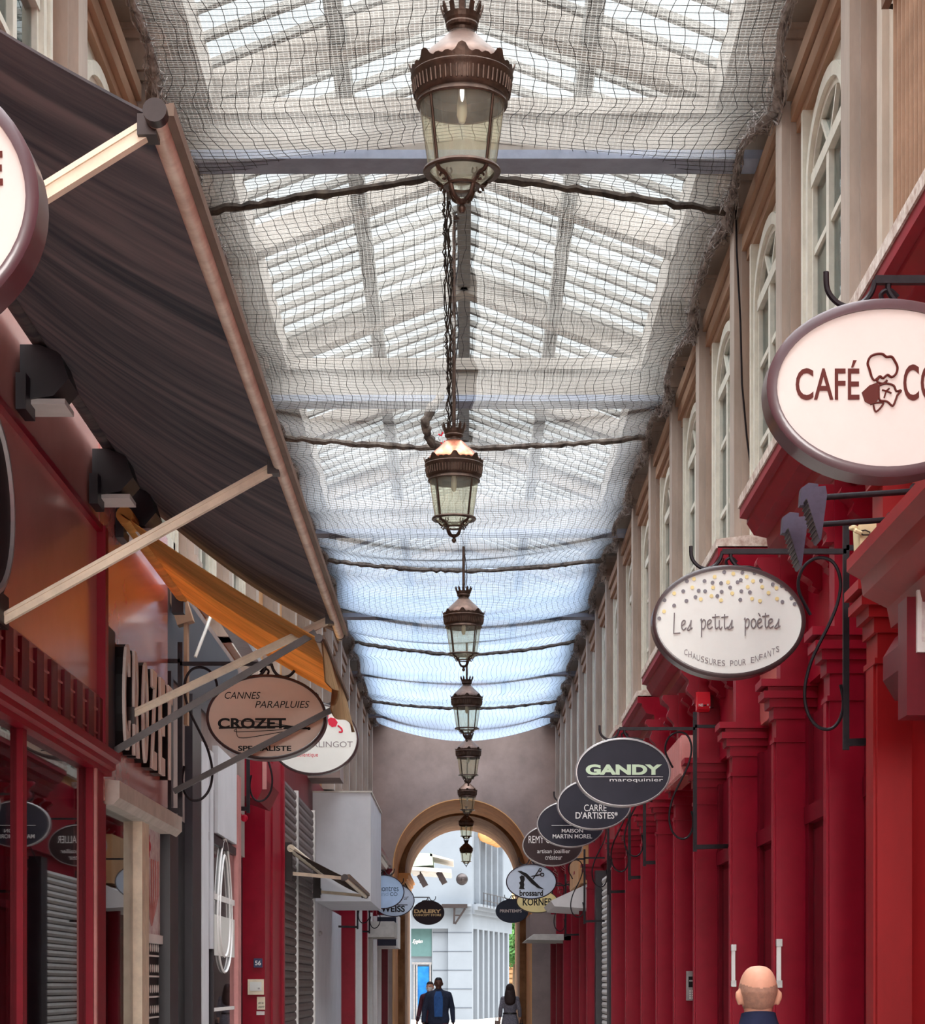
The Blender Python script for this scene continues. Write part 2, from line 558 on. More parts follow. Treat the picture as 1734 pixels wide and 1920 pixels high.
def arch_window(side, y0, y1, name, label):
    """white timber casement with a round head, two leaves of three panes"""
    s = side
    z0, z1 = 5.25, 7.72
    r = (y1 - y0) / 2
    yc = (y0 + y1) / 2
    zc = z1 - r * 0.62
    xa, xb = s * 2.40, s * 2.478
    arc = [(yc + r * math.cos(PI * k / 16), zc + 0.62 * r * math.sin(PI * k / 16)) for k in range(17)]
    inner = lambda t: [(yc + (r - t) * math.cos(PI * k / 16), zc + (0.62 * r - t) * math.sin(PI * k / 16)) for k in range(17)]
    m = MB()

    def ring(oa, ob, xo, xi):
        v, f = [], []
        for (p, q) in zip(oa, ob):
            v += [(xo, *p), (xo, *q), (xi, *q), (xi, *p)]
        k = len(oa)
        for i in range(k - 1):
            for j in range(4):
                f.append((i * 4 + j, i * 4 + (j + 1) % 4, i * 4 + 4 + (j + 1) % 4, i * 4 + 4 + j))
        m.add(v, f)
    ring([(y1, z0)] + arc + [(y0, z0)], [(y1 - .09, z0)] + inner(.09) + [(y0 + .09, z0)], xa, xb)
    ring([(y1 - .09, z0)] + inner(.09) + [(y0 + .09, z0)], [(y1 - .14, z0)] + inner(.14) + [(y0 + .14, z0)], s * 2.43, xb)
    m.box(xa, xb, y0, y1, z0 - .08, z0 + .06)
    m.box(s * 2.38, xb, y0 - .07, y0, z0 - .08, 7.80)
    m.box(s * 2.38, xb, y1, y1 + .07, z0 - .08, 7.80)
    for (p, q) in zip(arc[:-1], arc[1:]):
        m.prism([p, (p[0], 7.80), (q[0], 7.80), q], 'x', s * 2.45, xb)
    fr = m.build(name, M['white_wood'])
    struct(fr, label, 'window')
    c = MB()
    c.box(s * 2.425, xb, yc - .05, yc + .05, z0 + .06, zc)
    c.box(s * 2.42, xb, y0 + .1, y1 - .1, zc - .04, zc + .05)
    for zz in (z0 + 0.85, z0 + 1.5):
        c.box(s * 2.44, xb, y0 + .1, y1 - .1, zz - .022, zz + .022)
    for a in (60, 120):
        c.bar((s * 2.45, yc, zc), (s * 2.45, yc + (r - .1) * math.cos(R(a)), zc + (0.62 * r - .1) * math.sin(R(a))), 0.035)
    c.build('glazing_bar', M['white_wood'], fr)
    g = MB()
    g.prism([(y1 - .1, z0)] + inner(.1) + [(y0 + .1, z0)], 'x', s * 2.462, s * 2.468)
    g.build('pane', M['glass_clear'], fr)
    b = MB()
    b.prism([(y1 - .1, z0)] + inner(.1) + [(y0 + .1, z0)], 'x', s * 2.472, s * 2.4795)
    b.build('reflection_sheet', M['pane_reflection'], fr)
    return fr


M['pane_reflection'] = mat('pane_reflection_grey', (150, 160, 158), 0.8, var=0.12, scale=2)  # grey-green reflection of the window panes, painted on a sheet behind them
for side, nm in ((1, 'right'), (-1, 'left')):
    for k, y in enumerate(UP):
        if y > Y_END - 0.5: continue
        if side > 0 and y < 11: continue
        o = pilaster_upper(side, y).build('pilaster', M['beige'])
        struct(o, '%s beige pilaster of the upper %s wall counted from the front' % (ORD[k], nm), 'pilaster')
        if k + 1 < len(UP):
            y2 = min(UP[k + 1], Y_END)
            o = lintel(side, y + 0.37, y2 - 0.01).build('trim_1', M['lintel'])
            struct(o, 'moulded brown lintel over %s upper window, %s wall' % (ORD[k], nm), 'lintel')
            if y2 - y > 2 and (side > 0 or y < 21):
                o = arch_window(side, y + 0.78, y2 - 0.42, 'window_1', 'white arched window in %s bay of the upper %s wall' % (ORD[k], nm))

# ---- glass roof
ZR0, ZR1 = 8.62, 9.62            # eaves and ridge height
SL = (ZR1 - ZR0) / 2.6


def zroof(x): return ZR1 - abs(x) * SL


ROOF0 = -12.0
for side, nm in ((1, 'right'), (-1, 'left')):
    m = MB()
    m.box(side * 1.98, side * 2.9, ROOF0, Y_END, zroof(1.98) - .30, zroof(1.98) + 0.02)
    struct(m.build('trim_2', M['beam']), 'pale plastered eaves strip along the %s edge of the glass roof' % nm, 'eaves')
    m = MB()
    v = [(side * 0.05, ROOF0, zroof(.05) + .06), (side * 2.0, ROOF0, zroof(2.0) + .06), (side * 2.0, Y_END, zroof(2.0) + .06), (side * .05, Y_END, zroof(.05) + .06)]
    v += [(p[0], p[1], p[2] + .01) for p in v]
    m.add(v, [(0, 1, 2, 3), (7, 6, 5, 4), (0, 4, 5, 1), (1, 5, 6, 2), (2, 6, 7, 3), (3, 7, 4, 0)])
    struct(m.build('ceiling', M['glass_roof']), 'clear glazing of the %s roof slope' % nm, 'roof')
    m = MB()
    xa = 1.0
    m.box(side * (xa - .07), side * (xa + .07), ROOF0, Y_END, zroof(xa) - .16, zroof(xa) - .02)
    struct(m.build('beam', M['rafter']), 'grey purlin running under the %s glass slope' % nm, 'beam')
    m = MB()
    y = ROOF0 + .1
    while y < Y_END - .1:
        m.bar((side * .02, y, zroof(.02) + .03), (side * 2.0, y, zroof(2.0) + .03), 0.075, 0.055)
        y += 0.47
    struct(m.build('ceiling', M['rafter']), 'grey glazing bars of the %s roof slope' % nm, 'rafters')
struct(MB().box(-.07, .07, ROOF0, Y_END, ZR1 - .16, ZR1 + .1).build('beam', M['rafter']), 'grey ridge beam under the top of the glass roof', 'beam')
k = 0
for i in range(12):
    y = 13.5 + 3.5 * i
    if y > Y_END - 1: break
    m = MB()
    for side in (1, -1):
        m.bar((0, y, ZR1 - .08), (side * 2.35, y, zroof(2.35) - .08), 0.22, 0.24)
    struct(m.build('beam', M['beam']), '%s wide principal rafter pair under the roof' % ORD[i], 'beam')
    if i % 2 == 1:
        m = MB()
        m.box(-2.48, 2.48, y - .14, y + .14, 8.24, 8.66)
        m.box(-2.48, 2.48, y - .18, y - .14, 8.52, 8.60)
        b = m.build('beam', M['beam'])
        struct(b, '%s white cross beam spanning the passage' % ORD[k], 'beam')
        MB().box(-2.48, 2.48, y - .16, y + .16, 8.17, 8.24).build('trim', M['beam_shade'], b)  # bluish shade under the beam, painted as a strip
        k += 1

# ---- bird net hung under the roof
ROPES = [(10.2, 6.62, 6.75), (18.0, 6.55, 6.88), (25.6, 6.60, 6.47), (33.6, 6.72, 6.55), (41.4, 6.70, 6.44), (49.4, 6.60, 6.42), (54.5, 6.66, 6.20)]
NX = 2.22


def rope_h(i, x):
    _, he, hc = ROPES[i]
    t = min(1, abs(x) / NX)
    return EYE + hc + (he - hc) * (t if i == 1 else t ** 1.8)


def net_edge(y, side):
    ph = ((y - UP[0] - 0.18) / 2.72)
    sc = abs(math.sin(PI * ph))
    return 2.28 - 0.13 * sc ** 0.8 - 0.02 * math.sin(y * 3.1 + side)


def net_z(x, y):
    for i in range(len(ROPES) - 1):
        if y <= ROPES[i + 1][0] or i == len(ROPES) - 2:
            t = (y - ROPES[i][0]) / (ROPES[i + 1][0] - ROPES[i][0])
            a = rope_h(i, x) * (1 - t) + rope_h(i + 1, x) * t
            s = (0.30, 0.30, 0.22, 0.16, 0.16, 0.12)[i]
            sag = s * math.sin(PI * t ** 1.5)
            e = min(1, abs(x) / NX)
            rip = 0.03 * math.sin(y * 2.3 + x * 0.7 + i) + 0.018 * math.sin(y * 5.1 + x * 1.9) * (1 - e)
            rip += 0.05 * e ** 6 * math.sin(y * 2.31 + 1.0)
            return a - sag * (1 - 0.55 * e ** 3) + rip * math.sin(PI * min(1, max(0, t)))
    return EYE + 6.5


def net_pt(u, y, dz=0.0):
    """u in -1..1 across"""
    e = net_edge(y, 1 if u > 0 else -1)
    x = u * e + 0.025 * math.sin(y * 3.7 + u * 5) * (1 - abs(u)) + 0.012 * math.sin(y * 9.1 + u * 11)
    return (x, y, net_z(x, y) + dz)


net = empty('bird_net', (0, 32, 8.0), 'long sagging pale bird net under the glass roof', 'net')
NY0, NY1 = 10.4, 54.4
sheet = MB().grid(lambda a, b: net_pt(b * 2 - 1, NY0 + (NY1 - NY0) * a, 0.012), 420, 36)
ms = bpy.data.materials.new('fine_white_net')
ms.use_nodes = True
nt = ms.node_tree
nt.nodes.clear()
Lk = nt.links.new
out = nt.nodes.new('ShaderNodeOutputMaterial')
tc = nt.nodes.new('ShaderNodeTexCoord')
sep = nt.nodes.new('ShaderNodeSeparateXYZ')
Lk(tc.outputs['Object'], sep.inputs[0])


def mth(op, a, b=None, clamp=False):
    n = nt.nodes.new('ShaderNodeMath')
    n.operation = op
    n.use_clamp = clamp
    for i, q in enumerate((a, b)):
        if q is None: continue
        if isinstance(q, (int, float)): n.inputs[i].default_value = q
        else: Lk(q, n.inputs[i])
    return n.outputs[0]


ly = mth('LESS_THAN', mth('FRACT', mth('MULTIPLY', sep.outputs['Y'], 1 / 0.034)), 0.30)
lx = mth('LESS_THAN', mth('FRACT', mth('MULTIPLY', sep.outputs['X'], 1 / 0.034)), 0.16)
thr = mth('MAXIMUM', ly, lx)
# opacity rises along the passage, standing in for netting seen at a grazing angle
mr = nt.nodes.new('ShaderNodeMapRange')
mr.inputs['From Min'].default_value = -9.0
mr.inputs['From Max'].default_value = 6.0
mr.inputs['To Min'].default_value = 0.07
mr.inputs['To Max'].default_value = 0.62
Lk(sep.outputs['Y'], mr.inputs['Value'])
nz = nt.nodes.new('ShaderNodeTexNoise')
nz.inputs['Scale'].default_value = 0.9
nz.inputs['Detail'].default_value = 3
Lk(tc.outputs['Object'], nz.inputs['Vector'])
dens = mth('ADD', mr.outputs[0], mth('MULTIPLY', mth('SUBTRACT', nz.outputs['Fac'], 0.5), 0.35), True)
alpha = mth('ADD', mth('MULTIPLY', thr, 0.20), dens, True)
tr = nt.nodes.new('ShaderNodeBsdfTransparent')
tl = nt.nodes.new('ShaderNodeBsdfTranslucent')
tl.inputs['Color'].default_value = (*lin((214, 222, 230)), 1)
df = nt.nodes.new('ShaderNodeBsdfDiffuse')
df.inputs['Color'].default_value = (*lin((214, 218, 226)), 1)
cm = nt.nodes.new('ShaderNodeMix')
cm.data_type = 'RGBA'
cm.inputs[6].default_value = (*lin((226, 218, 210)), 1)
cm.inputs[7].default_value = (*lin((160, 176, 200)), 1)  # far end bluer and darker: its light is put into the net colour
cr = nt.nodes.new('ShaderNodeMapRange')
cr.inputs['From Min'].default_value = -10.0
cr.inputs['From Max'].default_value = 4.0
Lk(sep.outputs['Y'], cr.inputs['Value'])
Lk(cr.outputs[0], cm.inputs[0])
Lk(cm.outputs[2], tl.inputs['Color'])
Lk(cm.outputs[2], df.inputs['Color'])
m1 = nt.nodes.new('ShaderNodeMixShader')
m1.inputs[0].default_value = 0.35
Lk(tl.outputs[0], m1.inputs[1])
Lk(df.outputs[0], m1.inputs[2])
m2 = nt.nodes.new('ShaderNodeMixShader')
Lk(alpha, m2.inputs[0])
Lk(tr.outputs[0], m2.inputs[1])
Lk(m1.outputs[0], m2.inputs[2])
Lk(m2.outputs[0], out.inputs['Surface'])
# the two halves of the net meet along the ridge, with an open slit for the lantern rods
keep = []
for q in sheet.f:
    cx_ = sum(sheet.v[e][0] for e in q) / 4
    cy_ = sum(sheet.v[e][1] for e in q) / 4
    if not (-0.13 < cx_ < 0.13 and 18.2 < cy_ < 25.4): keep.append(q)
sheet.f = keep
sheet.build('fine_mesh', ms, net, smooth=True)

tw = MB()
NL = 47
for i in range(NL):
    u = -1 + 2 * i / (NL - 1)
    pts = []
    y = NY0
    while y <= NY1:
        jx = 0.010 * random.uniform(-1, 1)
        p = net_pt(u, y)
        pts.append((p[0] + jx, p[1], p[2]))
        y += 0.115 if y < 30 else 0.25
    tw.tube(pts, 0.0027, 3, caps=False)
y = NY0
while y <= 40:
    jj = [random.uniform(-1, 1) * 0.006 for _ in range(NL + 1)]
    pts = [net_pt(-1 + 2 * i / 24, y + jj[i]) for i in range(25)]
    tw.tube(pts, 0.0021, 3, caps=False)
    y += 0.095
tw.build('black_mesh', M['thread'], net)
for i in range(1, 6):
    y, _, _ = ROPES[i]
    pts = []
    for q in range(61):
        u = -1 + 2 * q / 60
        p = net_pt(u, y, -0.03)
        pts.append((p[0], p[1] + random.uniform(-.01, .01), p[2] + random.uniform(-.012, .012)))
    rr = [(0.034 if i < 3 else 0.036) * random.uniform(0.75, 1.25) for _ in pts]
    MB().tube(pts, rr, 7).build('tie_rope', M['rope_dark' if i == 1 else 'rope'], net, smooth=True)
# bunched netting along both walls
for side in (1, -1):
    m = MB()
    for q in range(22):
        pts = []
        y = NY0
        ph = random.uniform(0, 6)
        while y < NY1:
            e = net_edge(y, side)
            b = 0.045 + 0.09 * (0.5 + 0.5 * math.cos(2 * PI * (y - UP[0] - .18) / 2.72)) ** 2
            pts.append((side * min(2.29, e + 0.02 + random.uniform(-b, b) * 0.9), y + random.uniform(-.05, .05), net_z(side * e, y) + random.uniform(-b, b) * 1.2 + .01))
            y += 0.16
        m.tube(pts, random.choice((0.003, 0.004, 0.006)), 3, caps=False)
    m.build('edge_bundle', M['hair_net'], net)
    m = MB()
    pts, rr = [], []
    y = NY0
    while y < NY1:
        e = net_edge(y, side)
        pts.append((side * (e + .01), y, net_z(side * e, y) + random.uniform(-.02, .02)))
        rr.append(0.02 + 0.035 * (0.5 + 0.5 * math.cos(2 * PI * (y - UP[0] - .18) / 2.72)) ** 2 * random.uniform(.6, 1.2))
        y += 0.12
    m.tube(pts, rr, 7)
    m.build('edge_roll', M['hair_net'], net, smooth=True)
# netting gathered along the ridge and hanging at the second rope
m = MB()
for q in range(8):
    pts = []
    y = 18.0
    while y <= 25.6:
        pts.append((-0.15 + 0.05 * math.sin(y * 2.2 + q * 2) * random.uniform(.2, 1), y, net_z(-.15, y) - 0.03 + 0.04 * math.cos(y * 2.2 + q)))
        y += 0.12
    m.tube(pts, 0.006, 4, caps=False)
m.build('ridge_gather', M['rope_dark'], net)
m = MB()
pts = [P(828, 742, 23.6), P(808, 765, 23.4), P(798, 790, 23.4), P(800, 815, 23.5), P(812, 832, 23.6), P(838, 842, 23.8)]
pts2 = []
for i in range(len(pts) - 1):
    for t in range(5):
        pts2.append(pts[i].lerp(pts[i + 1], t / 5) + Vector((random.uniform(-.012, .012), 0, random.uniform(-.012, .012))))
m.tube(pts2, [0.05 * random.uniform(.75, 1.2) for _ in pts2], 8)
m.build('hanging_bundle', M['rope'], net, smooth=True)
for (x, y) in ((822, 814), (838, 822), (826, 830)):
    m = MB()
    p = P(x, y, 23.3)
    m.tube([p, p + Vector((.03, 0, -.02)), p + Vector((.05, 0, .02))], 0.009, 5)
    m.build('red_ribbon', M['alarm'], net)


# ---- end wall with two arches, one behind the other
def arch_block(y0, y1, xw, zt, cx, R_, cz, n=28):
    m = MB()
    arc = [(cx + R_ * math.cos(PI * k / n), cz + R_ * math.sin(PI * k / n)) for k in range(n + 1)]
    # right leg, left leg, and the spandrel in strips
    m.box(cx + R_, xw, y0, y1, 0, cz)
    m.box(-xw, cx - R_, y0, y1, 0, cz)
    ends = [(xw, cz)] + [(x, zt) for (x, _) in arc[1:-1]] + [(-xw, cz)]
    for k in range(n):
        a, b = arc[k], arc[k + 1]
        c, d = (max(min(a[0], xw), -xw), zt), (max(min(b[0], xw), -xw), zt)
        m.prism([a, c, d, b], 'y', y0, y1)
    m.box(cx + R_, xw, y0, y1, cz, zt)
    m.box(-xw, cx - R_, y0, y1, cz, zt)
    return m


def arch_lining(y0, y1, cx, R_, cz, t=0.02, n=28):
    m = MB()
    a = [(cx + R_, 0)] + [(cx + R_ * math.cos(PI * k / n), cz + R_ * math.sin(PI * k / n)) for k in range(n + 1)] + [(cx - R_, 0)]
    r = R_ - t
    b = [(cx + r, 0)] + [(cx + r * math.cos(PI * k / n), cz + r * math.sin(PI * k / n)) for k in range(n + 1)] + [(cx - r, 0)]
    v, f = [], []
    for p, q in zip(a, b):
        v += [(p[0], y0, p[1]), (q[0], y0, q[1]), (q[0], y1, q[1]), (p[0], y1, p[1])]
    for i in range(len(a) - 1):
        for j in range(4):
            f.append((i * 4 + j, i * 4 + (j + 1) % 4, i * 4 + 4 + (j + 1) % 4, i * 4 + 4 + j))
    f += [(0, 1, 2, 3), (len(v) - 1, len(v) - 2, len(v) - 3, len(v) - 4)]
    return m.add(v, f)


XA = -0.05
struct(arch_block(Y_END, 59.8, 2.95, 9.9, XA, 1.81, 4.66).build('wall_end', M['mauve']), 'mauve grey end wall pierced by a round arch', 'wall')
struct(arch_lining(Y_END - .01, 59.75, XA, 1.81, 4.66).build('arch', M['orange_plaster']), 'orange plaster lining of the outer arch', 'arch')
struct(arch_block(59.8, 65.5, 2.95, 9.9, XA, 1.66, 4.78).build('wall_back', M['brown_stone']), 'brown stone inner wall behind the outer arch', 'wall')
struct(arch_lining(59.79, 65.51, XA, 1.66, 4.78, 0.05).build('arch', M['brown_stone']), 'brown stone inner arch framing the street beyond', 'arch')
for s in (1, -1):
    m = MB()
    for (o_, z0, z1) in ((0.03, 4.45, 4.52), (0.08, 4.52, 4.6), (0.13, 4.6, 4.7), (0.18, 4.7, 4.76)):
        m.box(XA + s * (1.64 - o_), XA + s * 1.8, 59.5, 65.6, z0, z1)
    struct(m.build('trim_3', M['orange_plaster']), 'moulded ochre impost at the %s springing of the inner arch' % ('right' if s > 0 else 'left'), 'impost')

m = MB()  # unseen block added around the arch to shade the street facade
m.box(-14, 14, 59.9, 65.4, 9.91, 12)
m.box(-14, -2.96, 59.9, 65.4, 0, 9.9)
m.box(2.96, 14, 59.9, 65.4, 0, 9.9)
struct(m.build('shade_block', M['mauve']), 'unseen building mass over the arch, added to shade the street', 'wall')

# ---- the street beyond: white corner building
YB = 100.0
bld = empty('corner_building', (X_(885, YB), YB, 0), 'white stone corner building across the street beyond the arch', 'building')
xc = X_(885, YB)
xl = X_(840, YB)
dirr = Vector((X_(945, 108.5) - xc, 8.5, 0)).normalized()
nrm = Vector((dirr.y, -dirr.x, 0))


def fac(t, off):
    """a point t metres along the receding facade, off metres in front of it"""
    p = Vector((xc, YB, 0)) + dirr * t + nrm * off
    return p.x, p.y


m = MB()
zc0, zc1 = Z_(1741, YB), Z_(1700, YB)
m.box(-7, xc, YB, YB + 1.0, zc0, 14)
m.box(xl, xc, YB, YB + 1.0, 0, zc0)
m.box(-7, X_(810, YB) - .02, YB + .5, YB + 1.0, 0, zc0)
m.box(X_(810, YB), xl, YB + .3, YB + 1.0, 0, zc0)
a, b = fac(0, 0), fac(11, 0)
a2, b2 = fac(0, -1), fac(11, -1)
m.prism([a, b, b2, a2], 'z', zc0, 14)
for t in (0, 1.3, 2.7, 4.1, 5.5, 6.9, 8.3, 9.7):
    p, q = fac(t, 0), fac(t + (0.45 if t else 0.3), 0)
    p2, q2 = fac(t, -.9), fac(t + (0.45 if t else .3), -.9)
    m.prism([p, q, q2, p2], 'z', 0, zc0)
m.build('wall', M['facade'], bld)
m = MB()
p, q, p2, q2 = fac(0.1, -.45), fac(11, -.45), fac(.1, -.55), fac(11, -.55)
m.prism([p, q, q2, p2], 'z', 0, zc0)
m.build('window', M['slate'], bld)
m = MB()
for (o_, za, zb) in ((.12, zc1 - .35, zc1 - .15), (.3, zc1 - .15, zc1), (.45, zc1, zc1 + .12)):
    m.box(-7, xc - .05, YB - o_, YB, za, zb)
    p, q = fac(-o_ * .5, o_), fac(11, o_)
    p2, q2 = fac(0, 0), fac(11, 0)
    m.prism([(p[0], p[1]), q, q2, p2], 'z', za, zb)
m.build('cornice', M['facade'], bld)
m = MB()
z = 0.55
while z < zc0:
    m.box(X_(811, YB), xl - .01, YB + .28, YB + .3, z, z + .035)
    m.box(xl, xc - .01, YB - .015, YB, z, z + .035)
    z += 0.88
m.build('stone_joint', M['joint'], bld)
m = MB()
m.box(X_(772, YB) - 3, X_(809, YB), YB + .4, YB + .5, Z_(1793, YB), zc0)
m.build('fascia', M['teal'], bld)
m = MB()
zz = Z_(1808, YB)
m.box(X_(772, YB), X_(809, YB), YB + .34, YB + .42, zz, zz + .1)
for x in (775, 780, 805):
    m.box(X_(x, YB), X_(x + 2.5, YB), YB + .3, YB + .42, 0, zz)
m.build('door_frame', M['steel'], bld)
m = MB()
m.box(X_(782, YB), X_(804, YB), YB + .36, YB + .4, Z_(1895, YB), Z_(1808, YB) - .1)
m.build('poster', M['blue_poster'], bld)
m = MB()
text_box(m, 'Eyglan', X_(773, YB), X_(792, YB), Z_(1770, YB), Z_(1761, YB), YB + .385, .01, 0.01, 0.4)
m.build('lettering', M['txt_white'], bld)
# upper floors: tall windows and panels
m = MB()
for t in (1.0, 2.6, 4.2, 5.8, 7.4):
    p, q, p2, q2 = fac(t, .02), fac(t + .35, .02), fac(t, -.2), fac(t + .35, -.2)
    m.prism([p, q, q2, p2], 'z', zc1 + .5, 9.3 - t * .02)
m.build('upper_window', M['slate'], bld)
m = MB()
for t in (0.6, 2.2, 3.8, 5.4, 7.0):
    p, q, p2, q2 = fac(t, .22), fac(t + .3, .22), fac(t, 0), fac(t + .3, 0)
    m.prism([p, q, q2, p2], 'z', zc1 + .2, 9.6)
m.build('upper_pilaster', M['facade_grey'], bld)
for q in range(4):
    x = X_(912 + q * 8, 99.6)
    MB().ell((x, 100.6 + q * 1.2, 8.7), (.42, .3, .36), 12, 8).build('balcony_scroll', M['orange_plaster'], bld, smooth=True)
m = MB()
m.bar((X_(862, YB), YB - .4, zc1 + 1.4), (X_(868, YB), YB - 1.0, zc1 + 1.2), .12)
m.ell((X_(866, YB), YB - .7, zc1 + 1.25), (.28, .25, .28))
m.build('camera_bracket', M['dark_metal'], bld)
m = MB()
for z in (zc1 + .3, zc1 + .65):
    m.bar((*fac(.2, .5), z), (*fac(9, .5), z), .035)
for t in range(0, 10):
    m.bar((*fac(.3 + t * .9, .5), zc1), (*fac(.3 + t * .9, .5), zc1 + .65), .03)
m.build('railing', M['dark_metal'], bld)
m = MB()
z = Z_(1698, YB)
m.box(X_(828, YB), X_(876, YB), YB - .5, YB - .3, z - .12, z + .06)
m.bar((X_(852, YB), YB - .4, Z_(1703, YB)), (X_(851, YB), YB - .4, Z_(1733, YB)), .09)
m.bar((X_(872, YB), YB - .4, Z_(1704, YB)), (X_(853, YB), YB - .4, Z_(1733, YB)), .09)
m.bar((X_(852, YB), YB - .4, Z_(1717, YB)), (X_(864, YB), YB - .4, Z_(1717, YB)), .07)
m.build('sign_bracket', M['dark_metal'], bld)

struct(MB().box(-7, -2.16, 79, 87, 0, 11).build('wall_street', M['facade_grey']), 'side wall of the house left of the street opening', 'wall')
# canopy and spotlights projecting on the left of the street
cb = empty('street_canopy', P(772, 1665, 80), 'pale green boxed canopy with floodlights beyond the arch', 'canopy')
m = MB()
D_ = 80
pts = [P(762, 1598, D_), P(810, 1600, D_), P(812, 1622, D_), P(762, 1625, D_)]
m.prism([(p.x, p.z) for p in pts], 'y', D_, D_ + 5)
m.build('box', M['green_box'], cb)
m = MB()
m.prism([(X_(770, D_), Z_(1625, D_)), (X_(846, D_), Z_(1630, D_)), (X_(846, D_), Z_(1637, D_)), (X_(770, D_), Z_(1632, D_))], 'y', D_ - .2, D_ + 4)
m.prism([(X_(806, D_), Z_(1600, D_)), (X_(850, D_), Z_(1612, D_)), (X_(850, D_), Z_(1615, D_)), (X_(806, D_), Z_(1605, D_))], 'y', D_, D_ + 4)
m.build('roof', M['grey_stone'], cb)
for (x, y) in ((792, 1655), (828, 1650)):
    m = MB()
    m.bar(P(x - 6, y - 15, D_), P(x + 6, y + 7, D_), .22)
    m.bar(P(x - 4, 1632, D_ + .5), P(x - 4, y, D_ + .1), .05)
    m.build('floodlight', M['dark_metal'], cb)

hs = empty('brick_house', (X_(965, 128), 128, 0), 'ochre house with brown blinds far beyond the tree', 'building')
m = MB()
m.box(X_(936, 128), X_(1010, 128), 128, 131, 0, 8)
m.build('wall', M['ochre_house'], hs)
for i in range(7):
    z = Z_(1800 + i * 9, 127.9)
    MB().box(X_(949, 128), X_(962, 128), 127.8, 128, z - .2, z).build('blind', M['brown_blind'], hs)

tr_ = empty('street_tree', (X_(966, 118), 118, 0), 'leafy green street tree behind the corner building', 'tree')
MB().tube([(X_(966, 118), 118, 0), (X_(965, 118), 118, 2), (X_(967, 118), 118, 3.6)], [.16, .13, .09], 8).build('trunk', M['bark'], tr_, smooth=True)
m = MB()
for i in range(2600):
    while True:
        p = Vector((random.uniform(-1, 1), random.uniform(-1, 1), random.uniform(-1, 1)))
        if p.length < 1: break
    c = Vector((X_(966, 118) + p.x * 1.5, 118 + p.y * 1.4, 4.2 + p.z * 1.6))
    a = Vector((random.uniform(-1, 1), random.uniform(-1, 1), random.uniform(-1, 1))).normalized() * .16
    b = a.orthogonal().normalized() * .09
    m.add([c - a, c + b, c + a, c - b], [(0, 1, 2, 3)])
m.build('foliage', M['leaf'], tr_)

# ================================================================== RIGHT SHOPFRONTS
XF, XR = 2.15, 2.43
struct(MB().box(XR, 2.9, -12, Y_END, 0, 5.0).build('wall_right_lower', M['red']), 'red painted wall plane of the right shopfronts', 'wall')


def cornice_prof(s, x0, z, k=1.0):
    p = [(2.44, z - .50 * k), (x0 + .36, z - .50 * k), (x0 + .36, z - .43 * k), (x0 + .30, z - .42 * k), (x0 + .27, z - .34 * k), (x0 + .20, z - .30 * k), (x0 + .19, z - .22 * k),
         (x0 + .10, z - .20 * k), (x0 + .05, z - .12 * k), (x0 + .05, z - .09 * k), (x0, z - .08 * k), (x0, z), (2.44, z)]
    return [(s * a, b) for a, b in p]


def pilaster_lower(side, y, xf=XF, w=0.2, zcap=3.62, ztop=4.62, m=None, name='pilaster', xr=XR):
    s = side
    root = MB()
    root.box(s * xf, s * (xr + .02), y, y + w, 0, zcap - .12)
    root.box(s * (xf - .012), s * (xr + .01), y + .05, y + w - .05, 0.25, zcap - .3)
    root.box(s * (xf - .03), s * (xr + .01), y - .02, y + w + .02, 0, .22)
    root.box(s * (xf + .03), s * (xr + .02), y + .01, y + w - .01, zcap + .12, ztop)
    o = root.build(name, m or M['red'])
    c = MB()
    for (q, z0, z1) in ((.015, zcap - .3, zcap - .27), (.02, zcap - .14, zcap - .06), (.05, zcap - .06, zcap), (.09, zcap, zcap + .05), (.06, zcap + .05, zcap + .08), (.11, zcap + .08, zcap + .13)):
        c.box(s * (xf - q), s * (xr + .01), y - q * .5, y + w + q * .5, z0, z1)
    c.build('capital', m or M['red'], o)
    c = MB()
    n = 14
    prof = [(xf + .05, ztop - .36)]
    for i in range(n + 1):
        t = i / n
        prof.append((xf - .02 - .10 * t + .022 * math.sin(t * 4 * PI), ztop - .36 + .34 * t))
    prof += [(xf + .08, ztop - .02)]
    c.prism([(s * a, b) for a, b in prof], 'y', y + .03, y + w - .03)
    c.build('console', m or M['red'], o)
    return o


PR = [11.1, 12.55, 14.7, 17.1, 19.8, 21.7, 23.7, 25.7, 28.2, 30.9, 37.2, 39.6, 42.5, 46, 49.5, 52.8]
for k, y in enumerate(PR):
    wide = 0.30 if k == 0 else 0.2
    o = pilaster_lower(1, y, w=wide, m=M['red_old'] if k == 0 else None)
    struct(o, '%s red pilaster of the right shopfronts counted from the front' % ORD[k], 'pilaster')
    y2 = PR[k + 1] if k + 1 < len(PR) else Y_END
    d = MB()
    if not (30 < y < 37):
        d.box(2.385, 2.432, y + .24, y2 - .02, 0, 3.5)
        d.box(2.35, 2.432, y + .22, y + .34, 0, 3.5)
        d.box(2.35, 2.432, y2 - .14, y2 - .01, 0, 3.5)
        d.box(2.34, 2.432, y + .22, y2 - .01, 2.75, 2.87)
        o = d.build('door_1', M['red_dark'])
        struct(o, 'dark red panelled shop door in bay behind the %s right pilaster' % ORD[k], 'door')
        g = MB().box(2.37, 2.386, y + .42, y2 - .22, 0.6, 2.7)
        g.build('pane', M['glass'], o)
    p = MB().box(2.37, 2.44, y + .2, y2, 3.72, 4.62)
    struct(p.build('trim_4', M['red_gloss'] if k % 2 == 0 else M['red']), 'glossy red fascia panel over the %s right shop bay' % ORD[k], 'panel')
p = MB().box(2.33, 2.44, 8.4, 11.1, 3.72, 4.62)
